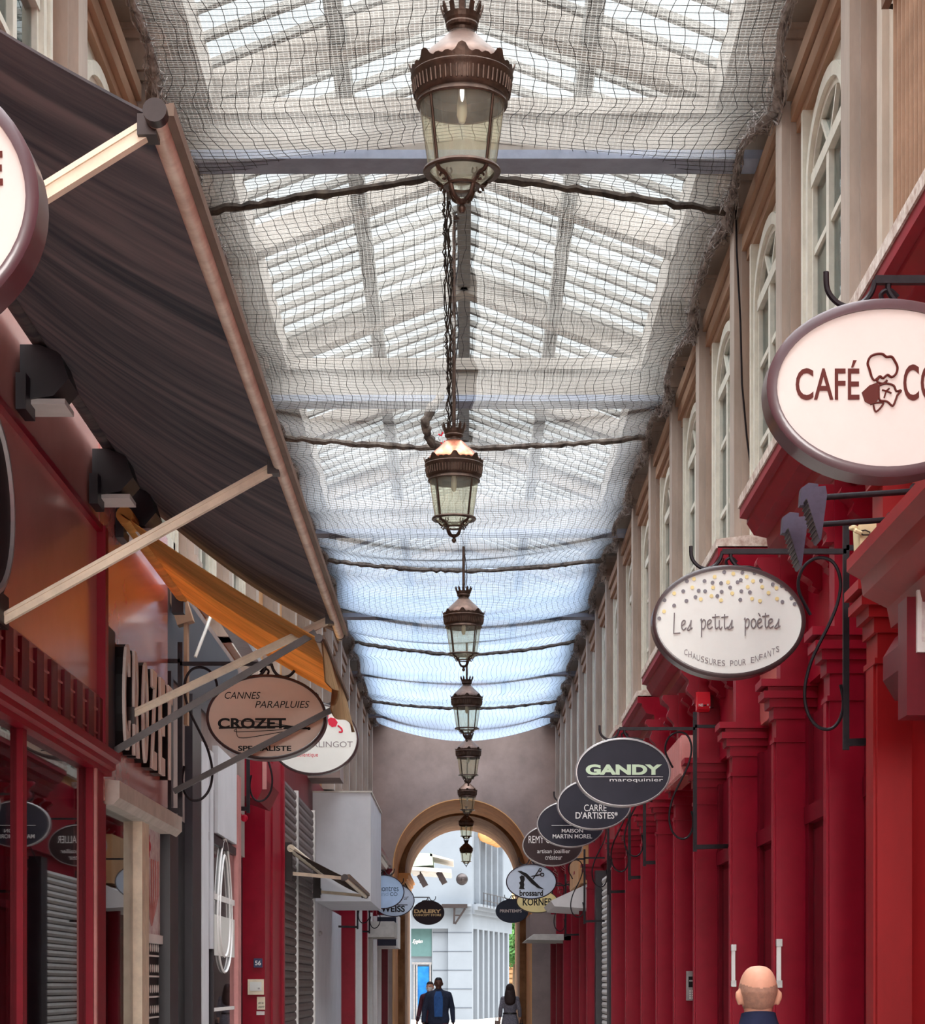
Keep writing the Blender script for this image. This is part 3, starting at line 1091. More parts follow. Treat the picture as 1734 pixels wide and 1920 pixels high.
struct(p.build('trim_4', M['red_gloss']), 'glossy pinkish red fascia panel beside the twin floodlight rods', 'panel')
struct(MB().box(2.33, 2.44, 8.4, 11.1, 0, 3.5).build('trim_4', M['red_old']), 'plain brownish red boarding at the near end of the right side', 'panel')

for k, (a, b, z) in enumerate(((8.5, 15.1, 5.03), (16.4, 23.4, 5.02), (24.6, 27.0, 4.98), (28.0, 33.4, 5.0), (36.4, 42.0, 5.0), (43.5, 54.0, 4.95))):
    m = MB().prism(cornice_prof(1, 1.95 if k < 2 else 2.0, z), 'y', a, b)
    o = m.build('cornice', M['red'])
    struct(o, '%s projecting red cornice over the right shopfronts' % ORD[k], 'cornice')
    xe_ = (1.95 if k < 2 else 2.0) - .012
    MB().prism([(xe_, z - .012), (xe_, z + .055), (2.30, z + .10), (2.475, z + .11), (2.475, z - .012)], 'y', a + .0, b + .008).build('ledge', M['peel'], o)
    md = MB()
    y = b - .2
    while y > a + .1:
        pr = [(2.43, z - .78), (2.33, z - .76)]
        for i in range(11):
            t = i / 10
            pr.append((2.30 - .13 * t + .02 * math.sin(t * 4 * PI), z - .74 + .22 * t))
        pr += [(2.43, z - .5)]
        md.prism(pr, 'y', y - .16, y)
        y -= 0.62
    md.build('modillion_row', M['red'], o)
# lower cornice of the nearest shop
m = MB().prism([(2.44, 3.42), (2.12, 3.42), (2.10, 3.52), (1.98, 3.58), (1.97, 3.66), (1.90, 3.70), (1.90, 3.76), (2.44, 3.80)], 'y', 8.4, 10.6)
struct(m.build('cornice', M['red_old']), 'sloping lower red cornice under the two floodlights', 'cornice')
m = MB().prism([(2.44, 3.1), (2.2, 3.1), (2.14, 3.2), (2.14, 3.32), (2.2, 3.42), (2.44, 3.42)], 'y', 8.4, 10.9)
struct(m.build('trim_5', M['red_dark']), 'dark red lintel under the nearest right cornice', 'lintel')

rp = MB()
rp.box(2.05, 2.2, 20.1, 21.6, 3.62, 4.0)
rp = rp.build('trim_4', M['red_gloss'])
struct(rp, 'ribbed red panel behind the scroll of the green lettered charcoal sign', 'panel')
m = MB()
y = 20.12
while y < 21.58:
    m.box(2.03, 2.052, y, y + .03, 3.64, 3.98)
    y += .07
m.build('rib_row', M['pink_edge'], rp)
# white roller shutter in the far right bay
m = MB()
z = 0.0
while z < 3.4:
    m.prism([(2.425, z), (2.36, z + .01), (2.345, z + .05), (2.36, z + .095), (2.425, z + .1)], 'y', 32.9, 36.4)
    z += .105
o = m.build('roller_shutter', M['shutter_white'])
tag(o, 'white roller shutter between dark posts in the far right bay', 'shutter')
m = MB()
m.box(2.2, 2.44, 32.4, 32.88, 0, 3.6)
m.box(2.25, 2.44, 36.45, 36.8, 0, 3.6)
struct(m.build('trim_6', M['black_frame']), 'black posts either side of the white roller shutter', 'post')
o = empty('shop_fascia', (2.0, 39.5, 3.0), 'cream boxed shop fascia with pale soffit far along the right', 'fascia')
MB().prism([(2.428, 3.0), (1.62, 3.05), (1.55, 3.15), (2.2, 3.45), (2.428, 3.45)], 'y', 38.2, 41.5).build('soffit', M['white'], o)
MB().box(2.05, 2.428, 38.25, 41.4, 3.47, 4.35).build('board', M['ochre'], o)
o = empty('shop_fascia', (1.7, 51, 2.8), 'grey boxed shop fascia beside the right arch pillar', 'fascia')
MB().box(1.55, 2.428, 50.2, 53.5, 2.75, 3.3).build('board', M['mauve'], o)
tag(MB().prism([(2.428, 2.6), (1.35, 2.62), (1.5, 2.74), (2.428, 2.74)], 'y', 46, 50).build('awning_cassette', M['grey_stone']), 'pale grey closed awning slab under the grey fascia on the right', 'awning')

# window guard at the top right
g = empty('window_guard', (2.34, 10.4, 5.3), 'brown barred window guard high at the top right', 'window guard')
m = MB()
y = 9.3
while y < 11.6:
    m.tube([(2.33, y, 5.42), (2.33, y, 8.05)], 0.018, 6)
    y += 0.105
m.build('upright_bar', M['lintel'], g)
m = MB()
m.box(2.30, 2.345, 9.2, 11.65, 5.36, 5.44)
m.box(2.28, 2.32, 9.2, 11.66, 6.98, 7.03)
m.build('rail', M['lintel_dark'], g)
m = MB()
m.tube([(2.3, 11.66, 7.0), (2.48, 11.7, 7.0)], 0.016, 6)
m.tube([(2.32, 11.62, 5.4), (2.48, 11.7, 5.4)], 0.016, 6)
m.build('fixing', M['dark_metal'], g)
m = MB()
for (x, y0, y1) in ((2.40, 11.72, 12.05), (2.36, 12.05, 12.2), (2.42, 12.2, 12.4)):
    m.box(x, 2.49, y0, y1, 5.1, 8.2)
struct(m.build('trim_7', M['beige_light']), 'pale moulded door surround beside the barred guard', 'surround')

# cables on the pilasters
for pts, r_, lab in (([(1284, 690), (1290, 760), (1289, 850), (1291, 940), (1288, 1010), (1291, 1062)], (23.52, 0.02), 'thick black cable running straight down a beige pilaster'),
                     ([(1379, 360), (1381, 470), (1388, 600), (1391, 720), (1400, 820), (1408, 880), (1404, 925)], (18.08, 0.009), 'thin wavy black cable sagging down a beige pilaster')):
    o = MB().tube([P(x, y, r_[0]) for x, y in pts], r_[1], 6).build('cable', M['iron'])
    tag(o, lab, 'cable')

# ---- small fittings on the right
def pull_bar(x, y0, y1, d, label):
    xx = X_(x, d)
    m = MB().box(xx - .014, xx + .014, d - .035, d - .005, Z_(y1, d), Z_(y0, d))
    o = m.build('wall_bar', M['white'])
    for z in (Z_(y1, d), Z_(y0, d) - .05):
        MB().box(xx - .018, xx + .022, d - .04, d, z, z + .05).build('bracket', M['steel'], o)
    tag(o, label, 'bar', 'white bars on the red pilasters')


pull_bar(1374, 1771, 1850, 17.1, 'thinner white bar on red pilaster left of the bald head')
pull_bar(1459, 1761, 1852, 14.7, 'wider white bar on red pilaster just above right ear')
d = 21.7
kp = MB().box(X_(1286, d), X_(1306, d), d - .03, d, Z_(1876, d), Z_(1821, d)).build('door_keypad', M['steel'])
tag(kp, 'silver entry keypad with black screen on red pilaster', 'keypad')
MB().box(X_(1290, d), X_(1306, d), d - .035, d - .03, Z_(1851, d), Z_(1831, d)).build('screen', M['txt_black'], kp)
for r_ in range(4):
    for c_ in range(3):
        x = X_(1293 + c_ * 4.4, d); z = Z_(1858 + r_ * 4.4, d)
        MB().box(x - .007, x + .007, d - .036, d - .03, z - .008, z + .008).build('key', M['white'], kp)
m = MB()
text_box(m, '****', X_(1291, d), X_(1305, d), Z_(1841, d), Z_(1837, d), d - .0352, .002)
m.build('display_text', M['txt_white'], kp)

d = 19.78
al = empty('alarm_box', P(1318, 1335, d), 'bright red alarm siren box with white letters on red pilaster', 'alarm')
x0, x1, z0, z1 = X_(1304.5, d), X_(1329, d), Z_(1335, d), Z_(1298, d)
MB().prism([(d - .02, z0), (d - .10, z0 + .015), (d - .12, z0 + .05), (d - .10, z1 - .01), (d, z1), (d + .02, z1), (d + .02, z0)], 'x', x0, x1).build('case', M['alarm'], al)
m = MB()
text_box(m, 'NE', X_(1307, d), X_(1315, d), Z_(1328, d), Z_(1323, d), d - .125, .003, .02)
text_box(m, 'W', X_(1322, d), X_(1326, d), Z_(1327, d), Z_(1323, d), d - .125, .003, .02)
text_box(m, '.', X_(1327, d), X_(1328.5, d), Z_(1331, d), Z_(1328, d), d - .125, .003)
m.build('lettering', M['txt_white'], al)
MB().lathe([(.001, 0), (.012, 0.001), (.012, .012)], 12, (X_(1318.5, d), d - .124, Z_(1327, d))).build('lens', M['txt_black'], al)
MB().box(X_(1329, d), X_(1337, d), d - .03, d + .02, z0 + .04, z1 - .03).build('mounting', M['red_dark'], al)

d = 10.95
jb = MB().prism([(X_(1609, d), Z_(985, d)), (X_(1641, d), Z_(980, d)), (X_(1640, d), Z_(1032, d)), (X_(1611, d), Z_(1032, d))], 'y', d - .03, d + .15).build('junction_box', M['yellowed'])
tag(jb, 'yellowed white junction box with wire hook above the cornice', 'box')
m = MB()
m.tube([P(1600, 991, d), P(1606, 996, d - .04), P(1615, 1000, d - .04)], .012, 7)
m.lathe([(.012, -.012), (.024, -.006), (.024, .006), (.012, .012)], 12, P(1600, 990, d - .01), True)
m.build('hook', M['yellowed'], jb)
m = MB()
pts = [P(1612, 996, d - .04), P(1622, 994, d - .04), P(1631, 998, d - .04), P(1630, 1003, d - .04), P(1618, 1003, d - .04), P(1612, 999, d - .04)]
m.tube(pts, .004, 5)
m.tube([P(1631, 1000, d - .04), P(1630, 1018, d - .04), P(1626, 1031, d - .04)], .003, 5)
m.build('wire', M['dark_metal'], jb)


def floodlight(xh, yh, xe, ye, d, label):
    o = empty('floodlight', P(xe, ye, d), label, 'floodlight', 'twin floodlights over the red pilasters')
    a, b = P(xh - 3, yh - 26, d), P(xe, ye, d)
    b2 = Vector((2.34, b.y, b.z))
    MB().tube([a, b], 0.0145, 10).build('rod', M['iron'], o, smooth=True)
    MB().box(b.x - .02, b.x + .03, d - .03, d + .03, b.z - .08, b.z + .03).bar((b.x, d, b.z - .03), (2.36, d, b.z - .03), .03).build('wall_plate', M['iron'], o)
    k = P(xh - 10, yh - 30, d)
    MB().prism([(k.x - .04, k.z - .05), (k.x - .035, k.z + .03), (k.x, k.z + .055), (k.x + .045, k.z + .05), (k.x + .045, k.z - .045)], 'y', d - .03, d + .03).build('knuckle', M['purple_grey'], o)
    # wedge shaped head tipping forward
    m = MB()
    c = P(xh, yh, d)
    A = [(-.045, .04), (-.005, .095), (.042, .10), (.05, .06), (.022, -.15), (.012, -.145)]
    m.prism([(c.x + p, c.z + q) for p, q in A], 'y', d - .10, d + .05)
    m.build('head', M['purple_grey'], o)
    g = MB()
    n = 9
    for i in range(n):
        t = i / n
        p0 = (c.x - .046 + .055 * t, c.z + .036 - .18 * t)
        g.bar((p0[0], d - .105, p0[1]), (p0[0], d + .055, p0[1]), .006)
    g.build('fin', M['dark_metal'], o)
    return o


floodlight(1524, 960, 1716, 921, 10.0, 'upper and nearer of two violet grey wedge floodlights')
floodlight(1489, 1013, 1671, 974, 10.7, 'lower and farther of two violet grey wedge floodlights')

d = 9.9
fn = empty('framed_notice', P(1728, 1225, d), 'white framed notice cut by the right edge', 'notice')
MB().box(X_(1717, d), X_(1790, d), d - .03, d, Z_(1224, d), Z_(1108, d)).build('frame', M['white'], fn)
MB().box(X_(1725, d), X_(1782, d), d - .035, d - .03, Z_(1205, d), Z_(1117, d)).build('sheet', M['paper'], fn)
struct(MB().box(X_(1700, d), 2.45, d, d + .2, 2.9, 3.45).build('trim_8', M['red_dark']), 'dark red transom behind the framed notice', 'panel')

# ================================================================== LEFT SHOPFRONTS
XL = -2.1
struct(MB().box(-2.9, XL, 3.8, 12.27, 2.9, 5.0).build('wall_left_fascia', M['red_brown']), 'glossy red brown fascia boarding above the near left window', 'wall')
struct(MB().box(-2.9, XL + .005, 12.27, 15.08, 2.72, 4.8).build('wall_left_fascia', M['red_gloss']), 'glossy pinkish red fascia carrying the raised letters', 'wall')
m = MB()
m.box(-2.9, -2.42, 15.3, 20.2, 0, 5.0)
m.box(-2.9, -2.62, 20.2, 24.95, 0, 5.0)
m.box(-2.9, -2.42, 25.0, Y_END, 0, 5.0)
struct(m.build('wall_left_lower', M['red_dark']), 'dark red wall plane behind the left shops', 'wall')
m = MB()
m.box(-4.3, -4.2, 3.8, 15.3, 0, 3.0)
m.box(-4.3, -2.2, 15.2, 15.32, 0, 3.0)
m.box(-4.3, -2.2, 3.8, 3.9, 0, 3.0)
m.box(-4.3, -2.2, 3.8, 15.3, 2.9, 3.0)
struct(m.build('wall_shop_interior', M['dark_in']), 'dim interior behind the near left shop windows', 'wall')
m = MB()
m.box(XL - .01, XL + .035, 5, 12.25, 4.24, 4.275)
m.box(XL - .01, XL + .05, 12.2, 12.30, 2.9, 4.275)
struct(m.build('trim_9', M['red']), 'thin red moulding framing the glossy left fascia', 'moulding')
M['pink_panel'] = mat('faded_rose_panel', (170, 104, 98), 0.4, var=0.1)
# frieze of upright blocks
m = MB()
m.box(XL - .05, XL + .015, 5.0, 12.2, 2.99, 3.30)
fz = m.build('trim_10', M['pink_panel'])
struct(fz, 'frieze of dark red upright blocks above the near left window', 'frieze')
m = MB()
y = 5.0
zz = 0
while y < 12.15:
    m.box(XL, XL + .034, y, y + .17, 2.985, 3.28)
    y += .355
m.build('block_row', M['red_dark'], fz)
m = MB()
m.box(XL, XL + .024, 5.0, 12.2, 3.07, 3.08)
m.box(XL, XL + .024, 5.0, 12.2, 3.205, 3.215)
m.build('rail', M['pink_edge'], fz)
m = MB().prism([(XL - .05, 2.86), (XL + .05, 2.86), (XL + .05, 2.89), (XL + .075, 2.90), (XL + .075, 2.93), (XL + .1, 2.945), (XL + .1, 2.99), (XL - .05, 2.99)], 'y', 5, 12.42)
struct(m.build('trim_11', M['red']), 'moulded red transom along the near left window head', 'moulding')
# near window
w = MB()
w.box(XL - .05, XL + .03, 11.9, 12.25, 0, 2.86)
w.box(XL - .05, XL + .01, 12.25, 12.45, 0, 2.7)
w.box(XL - .04, XL + .02, 10.06, 10.15, 0, 2.86)
w.box(XL - .05, XL + .03, 5, 11.95, 0, 0.45)
o = w.build('window_1', M['red'])
struct(o, 'near left shop window with dark red posts', 'window')
MB().box(XL - .02, XL - .01, 5, 11.9, .45, 2.86).build('pane', M['glass'], o)
MB().box(XL + .03, XL + .045, 11.93, 11.97, 0, 2.86).build('bead', M['pink_edge'], o)
# second window under the ledge
led = MB().prism([(XL - .1, 2.70), (XL + .05, 2.70), (XL + .09, 2.74), (XL + .09, 2.84), (XL - .1, 2.86)], 'y', 12.45, 15.2).build('ledge', M['grey_stone'])
struct(led, 'pale grey ledge under the raised letters', 'ledge')
w = MB()
w.box(XL - .06, XL, 12.4, 13.7, 0, .5)
w.box(XL - .05, XL + .03, 13.72, 14.02, 0, 2.7)
o = w.build('window_2', M['cream_metal'])
struct(o, 'second left shop window with cream post under the ledge', 'window')
MB().box(XL - .04, XL - .03, 12.45, 13.72, .5, 2.7).build('pane', M['glass'], o)
struct(MB().box(XL - .06, XL + .05, 14.88, 15.3, 0, 2.72).build('trim_12', M['black_frame']), 'black post at the end of the second left window', 'post')
po = empty('poster_panel', (XL, 14.4, 1.98), 'pink and white tree poster with red flower beside cream post', 'poster')
MB().box(XL - .06, XL - .02, 14.03, 14.88, 1.98, 2.7).build('sheet', M['paper'], po)
m = MB()
for q in range(7):
    y0 = 14.12 + q * .1
    m.tube([(XL - .017, 14.45, 2.05), (XL - .017, y0 + .02, 2.25), (XL - .017, y0 + random.uniform(-.06, .06), 2.5)], .006, 4)
m.build('branch_drawing', M['pink_edge'], po)
m = MB()
for q in range(5):
    m.ell((XL - .017, 14.3 + .07 * math.cos(q * 1.26), 2.58 + .05 * math.sin(q * 1.26)), (.004, .05, .035), 8, 6)
m.build('flower', M['txt_red'], po)
lt = empty('display_board', (XL, 14.45, 0.3), 'black display board with rows of white beads under the poster', 'display')
MB().box(XL - .08, XL - .03, 14.05, 14.86, 0, 1.95).build('board', M['lattice'], lt)
MB().box(XL - .08, XL, 14.0, 14.88, 1.93, 1.99).build('shelf', M['white'], lt)
m = MB()
z = .3
while z < 1.9:
    m.box(XL - .03, XL - .022, 14.06, 14.85, z, z + .012)
    for q in range(9):
        m.ell((XL - .026, 14.1 + q * .09, z + .06), (.006, .012, .03), 6, 4)
    z += .14
m.build('bead_row', M['white'], lt)

# third bay: black framed shop with glass door
m = MB()
m.box(-2.45, -2.16, 15.3, 21.0, 2.9, 4.7)
struct(m.build('trim_13', M['mauve']), 'mauve grey fascia over the black framed left shop', 'panel')
struct(MB().box(-2.45, -2.14, 15.35, 20.2, 3.9, 4.62).build('trim_13', M['black_frame']), 'black panel painted as the shade of an opening high above the black framed left shop', 'panel')  # solid box; the dark of an open recess is put into its colour
m = MB()
for (y0, y1, x) in ((16.5, 17.05, -2.10), (15.3, 15.42, -2.1)):
    m.box(-2.4, x, y0, y1, 0, 3.9)
m.box(-2.4, -2.12, 17.62, 17.72, 0, 3.3)
m.box(-2.4, -2.12, 18.0, 18.1, 0, 3.3)
m.box(-2.4, -2.12, 17.0, 20.0, 2.85, 2.92)
fr3 = m.build('window_3', M['black_frame'])
struct(fr3, 'black framed shop window of the third left shop', 'window')
MB().box(-2.17, -2.16, 15.4, 16.5, .2, 2.9).build('pane', M['glass'], fr3)
MB().box(-2.40, -2.2, 15.4, 16.5, 0, 2.9).build('backing', M['brick_grey'], fr3)
m = MB()
m.box(-2.4, -2.10, 17.1, 17.55, 0, 3.6)
m.box(-2.4, -2.11, 17.75, 17.98, 1.95, 3.6)
m.box(-2.4, -2.11, 18.3, 19.8, 2.95, 3.7)
struct(m.build('trim_14', M['white_wall']), 'white posts and panels of the third left shop', 'post')
dr = MB()
dr.box(-2.4, -2.10, 19.85, 20.1, 0, 3.6)
dr = dr.build('door_2', M['pink_edge'])
struct(dr, 'glass shop door with white drop shaped lettering', 'door')
MB().box(-2.15, -2.14, 18.1, 19.85, 0.2, 2.85).build('pane', M['glass'], dr)
MB().box(-2.42, -2.35, 18.1, 19.85, 0, 2.9).build('backing', M['dark_in'], dr)
m = MB()
for (ry, rz0, rz1) in ((.55, 1.86, 3.05), (.38, 2.0, 2.9)):
    pts = []
    for i in range(41):
        a = 2 * PI * i / 40
        zc_ = (rz0 + rz1) / 2
        pts.append((-2.13, 18.98 + ry * math.sin(a) * (1.0 - .3 * math.cos(a)), zc_ - .1 + (rz1 - rz0) / 2 * math.cos(a)))
    m.tube(pts, .012, 4)
m.build('white_outline', M['txt_white'], dr)
MB().box(-2.138, -2.13, 18.15, 19.8, 1.9, 2.25).build('frosted_band', M['face_white'], dr)
MB().box(-2.138, -2.13, 18.15, 19.8, 1.42, 1.45).build('door_rail', M['white'], dr)
MB().box(-2.138, -2.128, 18.15, 19.8, 2.38, 2.43).build('white_stroke', M['white'], dr)

# red panel box, doorway and pier with number 56
m = MB()
m.box(-2.8, -2.42, 20.2, 25.0, 4.0, 5.0)
struct(m.build('trim_15', M['red_dark']), 'dark red soffit over the recessed doorway', 'panel')
rb = MB().prism([(-2.615, Z_(1428, 21.2)), (X_(500, 21.2), Z_(1420, 21.2)), (X_(500, 21.2), Z_(1462, 21.2)), (X_(482, 21.2), Z_(1500, 21.2)), (-2.615, Z_(1462, 21.2))], 'y', 21.2, 22.6).build('shop_fascia', M['red'])
tag(rb, 'crimson fascia block under the rear oval sign on the left', 'fascia')
MB().box(X_(492, 21.2), X_(500, 21.2), 21.19, 21.2, Z_(1480, 21.2), Z_(1425, 21.2)).build('louvre', M['pink_edge'], rb)
m = MB()
m.box(-2.9, -2.33, 24.97, 27.45, 0, 4.6)
m.box(-2.9, -2.31, 25.75, 25.85, 0, 4.6)
m.box(-2.9, -2.30, 27.2, 27.4, 0, 4.6)
struct(m.build('pillar', M['red']), 'wide red pier carrying the house number plate', 'pier')
struct(MB().box(-2.62, -2.59, 20.3, 24.95, 0, 3.9).build('door_3', M['dark_door']), 'dark plum door in the recess beside the red pier', 'door')
d = 24.965
m = MB().box(X_(476, d), X_(492, d), d - .02, d, Z_(1814, d), Z_(1797, d))
o = m.build('number_plate', M['plate_blue'])
tag(o, 'blue enamel plate reading 56 on the red pier', 'number plate')
m = MB()
text_box(m, '56', X_(478.5, d), X_(489.5, d), Z_(1810, d), Z_(1801, d), d - .021, .003, .02)
m.build('lettering', M['txt_white'], o)
ic = MB().box(X_(465, d), X_(495, d), d - .04, d, Z_(1865, d), Z_(1836, d)).build('intercom', M['cream_metal'])
tag(ic, 'cream framed intercom panel below the blue number plate', 'intercom')
MB().box(X_(469, d), X_(491, d), d - .045, d - .04, Z_(1858, d), Z_(1841, d)).build('panel', M['face_white'], ic)
MB().box(X_(484, d), X_(488, d), d - .05, d - .045, Z_(1855, d), Z_(1852, d)).build('button', M['steel'], ic)
n1 = MB().box(X_(482, d), X_(497, d), d - .012, d, Z_(1893, d), Z_(1869, d)).build('notice', M['cream_metal'])
tag(n1, 'cream paper notice with black writing under the intercom', 'notice')
m = MB()
text_box(m, 'on va\nouvrir', X_(484.5, d), X_(496, d), Z_(1890, d), Z_(1879, d), d - .013, .002, .01, .3)
m.build('lettering', M['txt_black'], n1)
n2 = MB().box(X_(481, d), X_(496, d), d - .01, d, Z_(1903, d), Z_(1896, d)).build('sticker', M['paper'])
tag(n2, 'small pale sticker at the bottom of the red pier', 'sticker')


def slat_shutter(x, y0, y1, z0, z1, name, label, mt, step=.115, posts=()):
    s = -1
    m = MB()
    z = z0
    while z < z1 - step:
        m.prism([(x - .02, z), (x, z + .02), (x + .008, z + step * .5), (x, z + step - .012), (x - .02, z + step)], 'y', y0, y1)
        z += step
    o = m.build(name, mt)
    tag(o, label, 'shutter')
    if posts:
        for p in posts: MB().box(x - .03, x + .03, p - .06, p + .06, z0, z1).build('guide_rail', M['steel'], o)
    return o


slat_shutter(-2.38, 27.5, 33.8, 0, 4.4, 'roller_shutter', 'grey brown slatted shutter in two columns beside red pier', M['shutter'], posts=(30.3, 33.7))
struct(MB().box(-2.9, -2.36, 33.82, 41.0, 0, 2.97).build('wall_left_white', M['white_wall']), 'white rendered pier under the white box', 'wall')
wb = empty('shop_fascia', (-1.9, 36, 2.98), 'big blank white box projecting over the left shops', 'fascia')
MB().box(-2.415, X_(695, 34), 34, 38.2, Z_(1690, 34), Z_(1486, 34)).build('body', M['white_wall'], wb)
MB().box(-2.415, X_(697, 34), 33.97, 38.25, Z_(1486, 34), Z_(1483, 34)).build('capping', M['grey_stone'], wb)
struct(MB().prism([(-2.42, 4.85), (X_(640, 33.4), 4.85), (X_(640, 33.4), 5.2), (-2.42, 5.2)], 'y', 33.0, 34.0).build('trim_16', M['mauve']), 'mauve bracket block resting over the white box', 'bracket')
o = MB().ell((X_(628, 36), 36, Z_(1753, 36)), (.04, .04, .04)).build('wall_light', M['steel'])
for k, y in enumerate((41.2, 44.0, 46.4, 49.2, 51.6, 54.3)):
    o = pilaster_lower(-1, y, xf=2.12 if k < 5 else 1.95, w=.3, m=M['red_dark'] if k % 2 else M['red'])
    struct(o, '%s red pilaster of the far left shopfronts' % ORD[k], 'pilaster')
OFFS = bpy.data.objects['wall_light']
tag(OFFS, 'tiny grey fixing on the white pier', 'fixing')
OFFS.location.x = -2.35
OFFS.location.y = 34.8
slat_shutter(-2.36, 41.55, 43.95, 0, 3.3, 'roller_shutter', 'dark slatted shutter just past the white pier', M['shutter'])
slat_shutter(-2.30, 46.75, 49.15, 0, 2.7, 'roller_shutter', 'grey slatted shutter between far left red pilasters', M['shutter'], posts=(47.6,))
m = MB()
for y in (41.5, 43.9, 46.75, 49.0, 51.5, 54.2):
    m.box(-2.25, -2.10, y - .06, y + .02, 0, 3.3)
struct(m.build('trim_17', M['white']), 'narrow white uprights between the far left shops', 'post')
m = MB().prism(cornice_prof(-1, 1.86, 4.75), 'y', 43.0, 54.5)
co = m.build('cornice', M['red_dark'])
struct(co, 'projecting dark red cornice over the far left shops', 'cornice')
md = MB()
y = 43.2
while y < 54:
    md.prism([(-2.43, 3.95), (-2.1, 4.0), (-2.0, 4.1), (-2.04, 4.2), (-1.93, 4.3), (-2.43, 4.3)], 'y', y, y + .35)
    y += 1.2
md.build('modillion_row', M['white'], co)
o = empty('shop_fascia', (-1.8, 51.5, 2.75), 'white box fascia with dark panel at the left arch pillar', 'fascia')
MB().box(-2.415, -1.62, 52.2, 54.2, 2.55, 3.35).build('board', M['white'], o)
MB().box(-2.2, -1.66, 52.1, 52.2, 2.6, 3.3).build('panel', M['face_navy'], o)
o = MB().box(-2.415, -1.55, 47.2, 49.5, 2.7, 3.05).build('shop_fascia', M['grey_stone'])
tag(o, 'pale grey box fascia below two overlapping blue signs', 'fascia')
# wall behind camera-left end
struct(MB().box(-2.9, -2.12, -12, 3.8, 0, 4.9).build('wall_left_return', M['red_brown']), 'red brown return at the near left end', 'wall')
M['profile'] = mat('brown_bar_profile', (112, 92, 80), 0.5, var=0.15)

# ================================================================== AWNINGS
def awning(name, label, xw, zw, xf, zf, y0, y1, cm, bar_m, sag=.06, bar_r=.026, arms=(), valance=0, vm=None, tube_m=None):
    """awning on the left wall: roller at the wall (xw, zw), front bar at (xf, zf), from y0 to y1"""
    o = empty(name, (xw, (y0 + y1) / 2, zw - .3), label, 'awning')

    def cp(a, b, dz=0.0):
        # a from wall to front, b along the passage
        x = xw + (xf - xw) * a
        z = zw + (zf - zw) * a - sag * math.sin(PI * a) + .01 * math.sin(b * 40 + a * 3) * math.sin(PI * a)
        return (x, y0 + (y1 - y0) * b, z + dz)
    m = MB().grid(lambda a, b: cp(a, b), 14, 60)
    m.grid(lambda a, b: cp(a, b, .008), 14, 60)
    for b in (0, 1):
        m.grid(lambda a, c: cp(a, b, .008 * c), 14, 1)
    m.build('canvas', cm, o, smooth=True, weld=True)
    m = MB()
    m.tube([(xf, y0 - .04, zf), (xf, y1 + .04, zf)], bar_r, 14)
    m.build('front_bar', bar_m, o, smooth=True)
    m = MB()
    m.box(xf + bar_r * .7, xf + bar_r * 1.35, y0 - .03, y1 + .03, zf + bar_r * .0, zf + bar_r * 1.1)
    m.box(xf + bar_r * 1.35, xf + bar_r * 1.9, y0 - .03, y1 + .03, zf - bar_r * .1, zf + bar_r * 1.2)
    m.build('front_profile', M['profile'], o)
    for yy in (y0 - .065, y1 + .02):
        c = MB()
        c.tube([(xf + .004, yy, zf), (xf + .004, yy + .045, zf)], bar_r * 1.2, 16)
        c.build('end_cap', M['dark_metal'], o, smooth=True)
    m = MB()
    m.tube([(xw + .02, y0, zw), (xw + .02, y1, zw)], .05, 14)
    m.build('roller_tube', tube_m or cm, o, smooth=True)
    for (ya, zl, xl_) in arms:
        m = MB()
        a, b = Vector((xf - .015, ya, zf - .005)), Vector((xl_, ya, zl))
        m.bar(a, b, .034, .045)
        m.bar(a + Vector((0, -.018, .014)), b + Vector((0, -.018, .014)), .012, .012)
        am = m.build('support_arm', M['cream_metal'], o)
        MB().box(xf - .05, xf + .0, ya - .035, ya + .035, zf - .04, zf + .015).build('arm_joint', M['dark_metal'], am)
        MB().box(xl_ - .02, xl_ + .04, ya - .04, ya + .04, zl - .05, zl + .05).build('arm_joint', M['dark_metal'], am)
    if valance:
        def vp(a, b):
            return (xf + .015 + .05 * a * math.sin(b * 9) + .02 * a, y0 + (y1 - y0) * b, zf - valance * a * (1 + .06 * math.sin(b * 23)))
        m = MB().grid(lambda a, b: vp(a, b), 5, 40)
        m.grid(lambda a, b: (vp(a, b)[0] + .008, vp(a, b)[1], vp(a, b)[2]), 5, 40)
        m.build('valance', vm or cm, o, smooth=True)
    return o


big = awning('shop_awning', 'big charcoal canvas awning sloping over the near left shop', -2.03, 4.72, -.80, 3.90, 5.55, 13.72, M['canvas'], M['tube_metal'],
             arms=((5.58, 3.12, -2.06), (9.25, 3.20, -2.06), (13.1, 3.30, -2.06)))
# roller brackets below the canvas at the wall
for (y, n) in ((10.25, 'a'), (12.2, 'b'), (13.1, 'c')):
    m = MB()
    m.prism([(-2.088, 4.40), (-1.93, 4.42), (-1.86, 4.50), (-1.90, 4.62), (-2.0, 4.66), (-2.088, 4.66)], 'y', y - .22, y + .05)
    m.box(-2.088, -2.04, y - .32, y - .1, 4.33, 4.5)
    b = m.build('roller_bracket', M['black_frame'], big)
    MB().box(-2.08, -1.88, y - .2, y + .03, 4.385, 4.41).build('bracket_plate', M['white'], b)
yel = awning('shop_awning', 'ochre yellow awning with tan valance just below the charcoal one', -2.03, 4.43, -.86, 3.69, 12.62, 15.25, M['canvas_yellow'], M['cream_metal'],
             sag=.03, bar_r=.02, valance=.25, vm=M['canvas_tan'])
MB().box(-2.085, -2.0, 15.2, 15.3, 4.3, 4.5).build('roller_bracket', M['black_frame'], yel)
